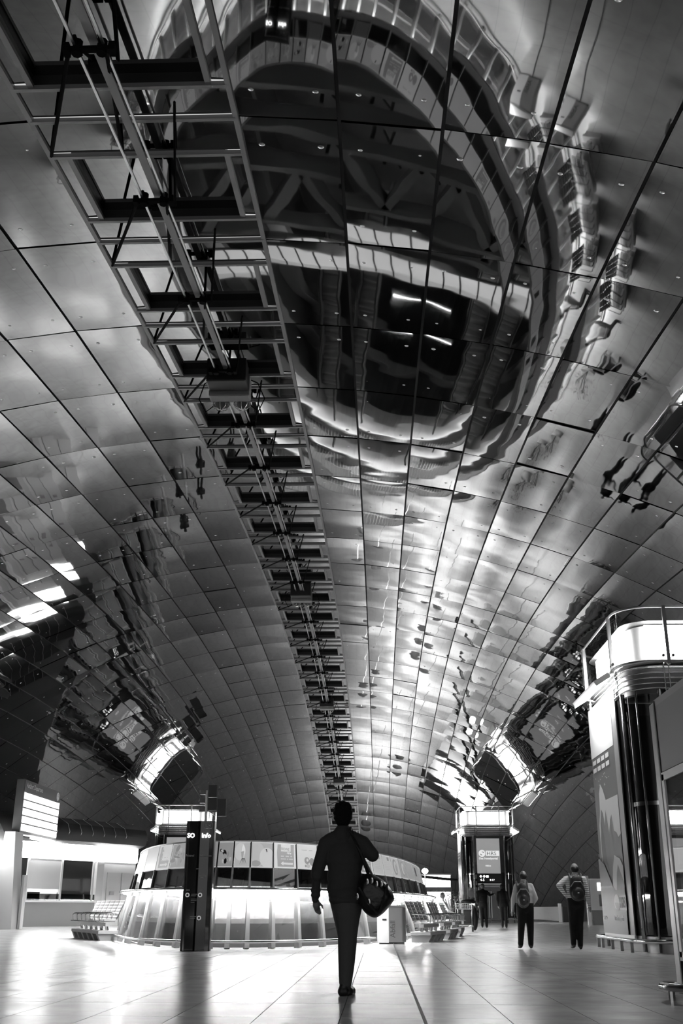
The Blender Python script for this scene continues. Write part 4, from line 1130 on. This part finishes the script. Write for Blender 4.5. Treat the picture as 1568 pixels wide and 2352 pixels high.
        H = [('ell', tuple(hd + Vector((0,-.028,-.008))*S), (.089*S,.085*S,.072*S), 'h')]
    if H:
        hm = blob(H, vox*.8, 1); tagfaces(hm, H, {'h': mats['hair']}); link('hair', hm, o)
    return o

# ---- the man walking away with a shoulder bag
JK = CLOTH('jacket_dark', .055, .006, 18); TR = CLOTH('trousers_dark', .085, .005, 22)
J = dict(head=(-.034,.02,1.655), neck=(-.034,0,1.51), shL=(-.195,0,1.40), shR=(.15,.0,1.395),
         elL=(-.285,-.05,1.10), wrL=(-.305,.02,.87), haL=(-.285,.05,.78), elR=(.255,-.02,1.285), wrR=(.13,.22,1.33), haR=(.06,.26,1.38),
         hipL=(-.075,0,.90), hipR=(.075,.0,.90), knL=(-.01,.18,.50), anL=(.0,.38,.16), toL=(.0,.56,.09), knR=(.012,.0,.49), anR=(-.01,-.04,.10), toR=(.045,.13,.045))
man = person((2.39, 10.8, -.004), J, dict(skin=mat('skin_shade', .16, .5), top=JK, leg=TR, shoe=mat('shoe_black', .02, .4), hair=CLOTH('hair_black', .006, .004, 60), long=True),
             'man in dark jacket walking away with a black shoulder bag, nearest person', vox=.0085, hair='full', S=1.0, girth=1.0,
             extra=[('ell', (.0,0,.92), (.180,.150,.10), 'top'), ('ell', (.005,0,.86), (.178,.150,.06), 'top'), ('cap', (-.034,-.01,1.53), (-.034,-.01,1.47), .066, .10, 'top'), ('cap', (-.034,0,1.48), (-.17,0,1.41), .07, .075, 'top'), ('cap', (-.034,0,1.48), (.12,0,1.41), .07, .075, 'top'),
                    ('ell', (-.02,0,.97), (.172,.125,.12), 'top'), ('ell', (-.01,0,1.25), (.195,.13,.16), 'top'), ('ell', (-.02,0,1.08), (.172,.125,.16), 'top'), ('ell', (-.285,-.05,1.10), (.062,.062,.075), 'top'), ('ell', (-.30,.01,.91), (.050,.05,.035), 'top'), ('ell', (-.30,.01,.95), (.054,.055,.035), 'top'), ('cap', (.16,0,1.39), (.26,-.03,1.28), .078, .066, 'top'),
                    ('cap', (-.205,0,1.39), (-.28,-.05,1.13), .072, .064, 'top'), ('cap', (.01,0,.79), (.01,0,.76), .145, .138, 'leg'), ('cap', (.01,0,.78), (.012,0,.52), .135, .094, 'leg'), ('cap', (.012,0,.50), (.005,-.02,.30), .094, .080, 'leg'), ('cap', (.005,-.02,.30), (-.005,-.04,.13), .080, .062, 'leg'),
                    ('cap', (-.03,-.05,.055), (.05,.12,.05), .050, .040, 'shoe'), ('cap', (.03,.02,.05), (.055,.15,.04), .042, .034, 'shoe'), ('cap', (-.02,-.06,.09), (0,-.02,.11), .045, .050, 'shoe')])
# bag: soft duffel with straps and metal rings
bagp = [(0.152,1.094),(0.216,1.114),(0.313,1.079),(0.418,1.007),(0.48,0.888),(0.466,0.849),(0.415,0.79),(0.36,0.731),(0.284,0.684),(0.213,0.711),(0.151,0.769),(0.101,0.879),(0.101,1.006)]
bg = empty('shoulder_bag', (2.39, 10.68, 0)); tag(bg, 'bulging black shoulder bag hanging at the walking man\'s hip', 'bag')
cxb = sum(p[0] for p in bagp)/13; czb = sum(p[1] for p in bagp)/13
b = MB(); lay = [(-.17,.45),(-.15,.72),(-.09,.93),(0,1.0),(.08,.95),(.14,.75),(.16,.4)]
for y, s in lay: b.v += [(cxb+(x-cxb)*s, y, czb+(z-czb)*s) for x, z in bagp]
for i in range(len(lay)-1):
    for k in range(13): b.f.append((i*13+k, i*13+(k+1) % 13, (i+1)*13+(k+1) % 13, (i+1)*13+k)); b.mi.append(0)
b.f += [tuple(range(12,-1,-1)), tuple(range(13*6, 13*7))]; b.mi += [0,0]
o = b.build('bag_body', mat('bag_nylon', .010, .35, bump=.01, bscale=14), bg, True)
ss = o.modifiers.new('s', 'SUBSURF'); ss.levels = 1; ss.render_levels = 2
b = MB(); b.path([(.22,0,1.09),(.19,-.06,1.17),(.14,-.10,1.30),(.09,-.13,1.40),(.045,-.10,1.49),(.045,.0,1.525),(.07,.12,1.45)], .017, 6); b.build('strap', mat('bag_strap', .008, .6), bg)
b = MB(); b.path([(.26,.02,1.08),(.215,-.02,1.16),(.16,-.06,1.26)], .012, 6); b.build('strap', mat('bag_strap_edge', .12, .4), bg)
for x, z in ((.21,1.02),(.255,1.03),(.30,1.0),(.345,1.0),(.115,.89),(.225,.84)):
    b = MB(); b.path([(x+.008*math.cos(t), -.165-.02*(1-abs(x-.27)), z+.026*math.sin(t)) for t in [2*PI*i/10 for i in range(10)]], .006, 5, True); b.build('ring', CHROME, bg)
b = MB(); b.path([(.13,-.14,.97),(.2,-.19,.86),(.3,-.16,.74)], .012, 5); b.path([(.40,-.12,1.0),(.36,-.18,.86),(.33,-.16,.74)], .012, 5); b.build('webbing', mat('bag_webbing', .02, .6), bg)

def backpack(loc, w, h, d, m1, m2, label, rz=0.0):
    e = empty('backpack', loc, rz); tag(e, label, 'backpack')
    prims = [('ell', (0,-d*.5,h*.36), (w*.5, d*.55, h*.40), 'a'), ('ell', (0,-d*.45,h*.62), (w*.45, d*.5, h*.40), 'a'), ('ell', (0,-d*.95,h*.28), (w*.36, d*.35, h*.24), 'a')]
    me = blob(prims, .012, 2); tagfaces(me, prims, {'a': m1}); link('pack_body', me, e)
    for s in (-1,1):
        b = MB(); b.path([(s*w*.34,-.03,h*.55),(s*w*.36,-.03,h*.9),(s*w*.36,.06,h*1.08),(s*w*.38,.18,h*1.05)], .018, 6); b.build('strap', m2, e)
    b = MB(); b.path([(-w*.42,-d*.9,h*.55),(-w*.2,-d*1.05,h*.75),(w*.2,-d*1.05,h*.75),(w*.42,-d*.9,h*.55)], .010, 5); b.build('zip', mat('zip_grey', .25, .5), e)
    b = MB(); b.path([(-.04,-d*.3,h*1.0),(-.03,-d*.3,h*1.07),(.03,-d*.3,h*1.07),(.04,-d*.3,h*1.0)], .009, 5); b.build('grab_loop', m2, e)
    b = MB(); b.ell((0,-d*1.3,h*.30),(.02,.012,.012)); b.build('badge', LGREY, e)
    return e
# ---- two men with backpacks
TRB = CLOTH('trousers_black', .012); SHB = mat('shoe_dark', .03, .5); HB = mat('hair_dark', .008, .6)
J = dict(head=(.05,.02,1.45), neck=(.045,0,1.34), shL=(-.10,0,1.24), shR=(.19,0,1.245), elL=(-.19,.0,.98), wrL=(-.21,.10,.76), elR=(.285,-.02,1.0), wrR=(.22,.12,.86),
         hipL=(-.02,0,.80), hipR=(.13,0,.80), knL=(-.05,.02,.42), anL=(-.09,-.06,.10), toL=(-.11,.10,.04), knR=(.15,.08,.42), anR=(.135,.04,.09), toR=(.17,.22,.045))
person((5.76,23.73,0), J, dict(skin=mat('skin_mid', .28, .5), top=CLOTH('shirt_grey', .58, .008, 14), leg=TRB, shoe=SHB, hair=HB), 'man in pale grey shirt with backpack, shorter of the two walkers', vox=.016, hair='bald', S=.93, girth=1.18)
backpack((5.76+.0,23.63,.82), .30, .48, .15, mat('pack_grey', .045, .6, noise=.8, nscale=12), mat('pack_strap', .08, .6), 'mottled dark backpack on the shorter walker in pale grey')
def stripes():
    m = CLOTH('striped_shirt', .55, .005, 18); nt = m.node_tree; bs_ = nt.nodes['Principled BSDF']
    tc = nt.nodes.new('ShaderNodeTexCoord'); sp_ = nt.nodes.new('ShaderNodeSeparateXYZ'); nt.links.new(tc.outputs['Object'], sp_.inputs[0])
    mu = nt.nodes.new('ShaderNodeMath'); mu.operation = 'MULTIPLY'; mu.inputs[1].default_value = 150; nt.links.new(sp_.outputs[2], mu.inputs[0])
    si = nt.nodes.new('ShaderNodeMath'); si.operation = 'SINE'; nt.links.new(mu.outputs[0], si.inputs[0])
    mr = nt.nodes.new('ShaderNodeMapRange'); mr.inputs['From Min'].default_value = -.4; mr.inputs['From Max'].default_value = .4; mr.inputs['To Min'].default_value = .34; mr.inputs['To Max'].default_value = .9
    nt.links.new(si.outputs[0], mr.inputs['Value']); c = nt.nodes.new('ShaderNodeCombineColor')
    for k in range(3): nt.links.new(mr.outputs[0], c.inputs[k])
    nt.links.new(c.outputs[0], bs_.inputs['Base Color']); return m
J = dict(head=(.065,.02,1.605), neck=(.06,0,1.49), shL=(-.125,0,1.40), shR=(.235,0,1.39), elL=(-.315,-.08,1.26), wrL=(-.17,-.02,1.06), haL=(-.10,.04,1.02), elR=(.29,-.02,1.10), wrR=(.33,.05,.85),
         hipL=(-.04,0,.90), hipR=(.12,0,.90), knL=(-.05,.06,.48), anL=(-.08,-.06,.11), toL=(-.095,.10,.04), knR=(.09,.03,.47), anR=(.07,.0,.08), toR=(.105,.18,.04))
person((6.88,23.88,0), J, dict(skin=mat('skin_mid'), top=stripes(), leg=TRB, shoe=SHB, hair=HB), 'man in striped shirt with backpack, hand on his hip', vox=.016, hair='bald', S=1.0, girth=1.12)
backpack((6.93,23.76,.96), .34, .50, .17, mat('pack_black', .012, .6), mat('pack_strap'), 'black backpack on the man in the striped shirt')
# ---- two men in dark suits near the far lift
SU = CLOTH('suit_black', .008); SU2 = CLOTH('suit_dark', .022)
J = dict(head=(0,.02,1.72), neck=(0,0,1.60), shL=(-.20,0,1.50), shR=(.18,0,1.50), elL=(-.26,.0,1.18), wrL=(-.22,.1,.95), elR=(.31,.1,1.36), wrR=(.47,.2,1.41), haR=(.6,.25,1.41),
         hipL=(-.09,0,.95), hipR=(.08,0,.95), knL=(-.08,.04,.5), anL=(-.09,-.05,.1), toL=(-.11,.1,.04), knR=(.1,.06,.5), anR=(.11,.02,.09), toR=(.13,.18,.04))
person((7.31,49.2,0), J, dict(skin=mat('skin_mid'), top=SU, leg=SU, shoe=SHB, hair=mat('hair_grey', .10, .6), long=True), 'man in black suit reaching out an arm before the distant lift', vox=.022, hair='short', S=1.02, girth=1.1)
J = dict(head=(-.08,.02,1.70), neck=(-.075,0,1.58), shL=(-.25,0,1.47), shR=(.12,0,1.47), elL=(-.30,.0,1.17), wrL=(-.26,.08,.93), elR=(.20,-.02,1.15), wrR=(.15,.1,.93),
         hipL=(-.13,0,.95), hipR=(.03,0,.95), knL=(-.12,.05,.5), anL=(-.12,-.03,.1), toL=(-.13,.12,.04), knR=(.05,.05,.5), anR=(.05,.0,.09), toR=(.07,.16,.04))
person((8.25,49.4,0), J, dict(skin=mat('skin_mid'), top=SU2, leg=SU2, shoe=SHB, hair=HB, long=True), 'man in dark suit walking beside the man who reaches out', vox=.022, hair='short', S=1.0, girth=1.05)
# ---- seated person on the far bench (facing away from the parapet, body turned to the hall)
J = dict(head=(.02,.05,1.20), neck=(.0,.0,1.06), shL=(-.02,.19,.97), shR=(.02,-.19,.97), elL=(.16,.24,.74), wrL=(.36,.12,.66), elR=(.16,-.24,.74), wrR=(.36,-.12,.66),
         hipL=(.02,.09,.54), hipR=(.02,-.09,.54), knL=(.46,.10,.52), anL=(.50,.10,.10), toL=(.68,.12,.04), knR=(.46,-.08,.52), anR=(.44,-.10,.10), toR=(.62,-.12,.04))
person((4.88,38.3,0), J, dict(skin=mat('skin_mid'), top=CLOTH('shirt_white', .7), leg=CLOTH('trousers_grey', .05), shoe=SHB, hair=mat('hair_light', .2, .6)), 'person in white shirt sitting on the bench beyond the others', vox=.022, hair='short', S=.98)
# ---- people in line beyond, seen mainly mirrored in the vault
J = dict(head=(0,.02,1.66), neck=(0,0,1.54), shL=(-.19,0,1.44), shR=(.19,0,1.44), elL=(-.25,.0,1.13), wrL=(-.22,.1,.9), elR=(.25,0,1.13), wrR=(.22,.1,.9),
         hipL=(-.09,0,.92), hipR=(.09,0,.92), knL=(-.1,.08,.5), anL=(-.1,.02,.1), toL=(-.1,.2,.04), knR=(.1,-.02,.5), anR=(.1,-.12,.12), toR=(.1,.04,.04))
person((-6.4,62.5,0), J, dict(skin=mat('skin_mid'), top=CLOTH('coat_dark', .03), leg=TRB, shoe=SHB, hair=HB), 'person in dark coat beyond the parapet on the kiosk side', vox=.024, hair='short')

# ---- luggage trolley with its load
tr = empty('luggage_trolley', (6.16, 41.5, 0)); tag(tr, 'steel luggage trolley behind the benches', 'trolley')
for s in (-.6, 0.0):
    b = MB(); b.path([(s,0,.10),(s,0,1.0),(s,.12,1.04)], .022, 6); b.build('upright', CHROME, tr)
b = MB(); b.path([(-.6,0,.98),(0,0,1.0)], .022, 6); b.path([(-.6,0,.78),(0,0,.78)], .016, 6); b.build('handle_bar', CHROME, tr)
b = MB()
for k in range(9): b.box(-.58+k*.07,-.57+k*.07,-.02,.0,.79,.97)
for z in (.79,.85,.91,.97): b.box(-.59,0,-.02,.0,z,z+.01)
b.build('basket', SATIN, tr)
b = MB(); b.path([(-.6,0,.22),(-.5,.9,.16),(-.1,.9,.16),(0,0,.22)], .022, 6); b.path([(-.6,0,.24),(0,0,.24)], .02, 6); b.build('deck_frame', CHROME, tr)
for x, y, r in ((-.32,.8,.07),(.0,.02,.085),(-.58,.02,.085)):
    b = MB(); b.tube((x-.03,y,r),(x+.03,y,r),r,14); w_ = b.build('wheel', mat('rubber', .03, .6), tr); b = MB(); b.box(x-.035,x+.035,y-.02,y+.02,r,r+.13); b.build('wheel_fork', CHROME, w_)
su = empty('suitcase', (6.16, 41.5, .26)); tag(su, 'large black suitcase upright on the luggage trolley', 'suitcase')
b = MB(); b.box(-.53,-.03,.05,.40,0,.52); b.build('shell', mat('suitcase_black', .012, .4), su, bevel=.04)
b = MB(); b.box(-.40,-.32,.03,.05,.0,.5); b.build('trim_strip', SATIN, su)
b = MB(); b.path([(-.36,.2,.5),(-.36,.2,.58),(-.2,.2,.58),(-.2,.2,.5)], .012, 6); b.build('handle', BLACK, su)
b = MB(); b.ell((.12,.45,.45),(.14,.22,.42)); o = b.build('travel_bag', mat('travel_bag', .012, .5), None, True); o.location = (6.16,41.5,0); tag(o, 'black soft travel bag standing behind the luggage trolley', 'bag')
b = MB(); b.ell((-.12,.12,1.04),(.28,.2,.09)); o = b.build('folded_coat', CLOTH('coat_black', .01), None, True); o.location = (6.16,41.5,0); tag(o, 'black folded coat lying over the trolley handle', 'coat')

# ---- potted plants by the parapet
LEAF = mat('leaf', .16, .5); 
def plant(loc, label, h=1.5, seed=1):
    e = empty('potted_plant', loc); tag(e, label, 'plant', 'potted plants by the parapet')
    b = MB(); b.lathe([(.0,.0),(.26,.0),(.32,.45),(.28,.45),(.26,.38),(0,.38)], n=16); b.build('pot', mat('pot_grey', .35, .5), e, True)
    r_ = random.Random(seed)
    b = MB()
    for k in range(7):
        a = r_.uniform(0,6.28); b.path([(0,0,.38),(.12*math.cos(a),.12*math.sin(a),.8),(.25*math.cos(a),.25*math.sin(a),h*.8)], .012, 5)
    b.build('stem', mat('stem', .08, .7), e)
    b = MB()
    for k in range(260):
        a = r_.uniform(0,6.28); rr = r_.uniform(.05,.5)*(1 if k % 3 else .7); z = r_.uniform(.6,h); c = Vector((rr*math.cos(a), rr*math.sin(a), z))
        d = Vector((math.cos(a+r_.uniform(-.6,.6)), math.sin(a+r_.uniform(-.6,.6)), r_.uniform(-.5,.6))).normalized(); s = d.cross(Vector((0,0,1))).normalized()
        l = r_.uniform(.08,.17); b.add([c, c+d*l*.5+s*l*.25, c+d*l, c+d*l*.5-s*l*.25], [(0,1,2,3)])
    o = b.build('leaves', LEAF, e); o['kind'] = 'stuff'
plant((5.6,44.5,0), 'leafy potted plant behind the seated person', 1.45, 1)
plant((5.3,57.5,0), 'dark bushy potted plant beyond the trolley, first of two', 1.7, 2)
plant((4.7,61.0,0), 'dark bushy potted plant at the far end of the parapet', 1.7, 3)

# lettering becomes plain mesh
_dg = bpy.context.evaluated_depsgraph_get()
for o in [o for o in scene.objects if o.type == 'FONT']:
    me = bpy.data.meshes.new_from_object(o.evaluated_get(_dg)); nm = 'lettering'
    n_ = bpy.data.objects.new(nm, me); COL.objects.link(n_); n_.parent = o.parent; n_.matrix_local = o.matrix_local.copy()
    bpy.data.objects.remove(o)
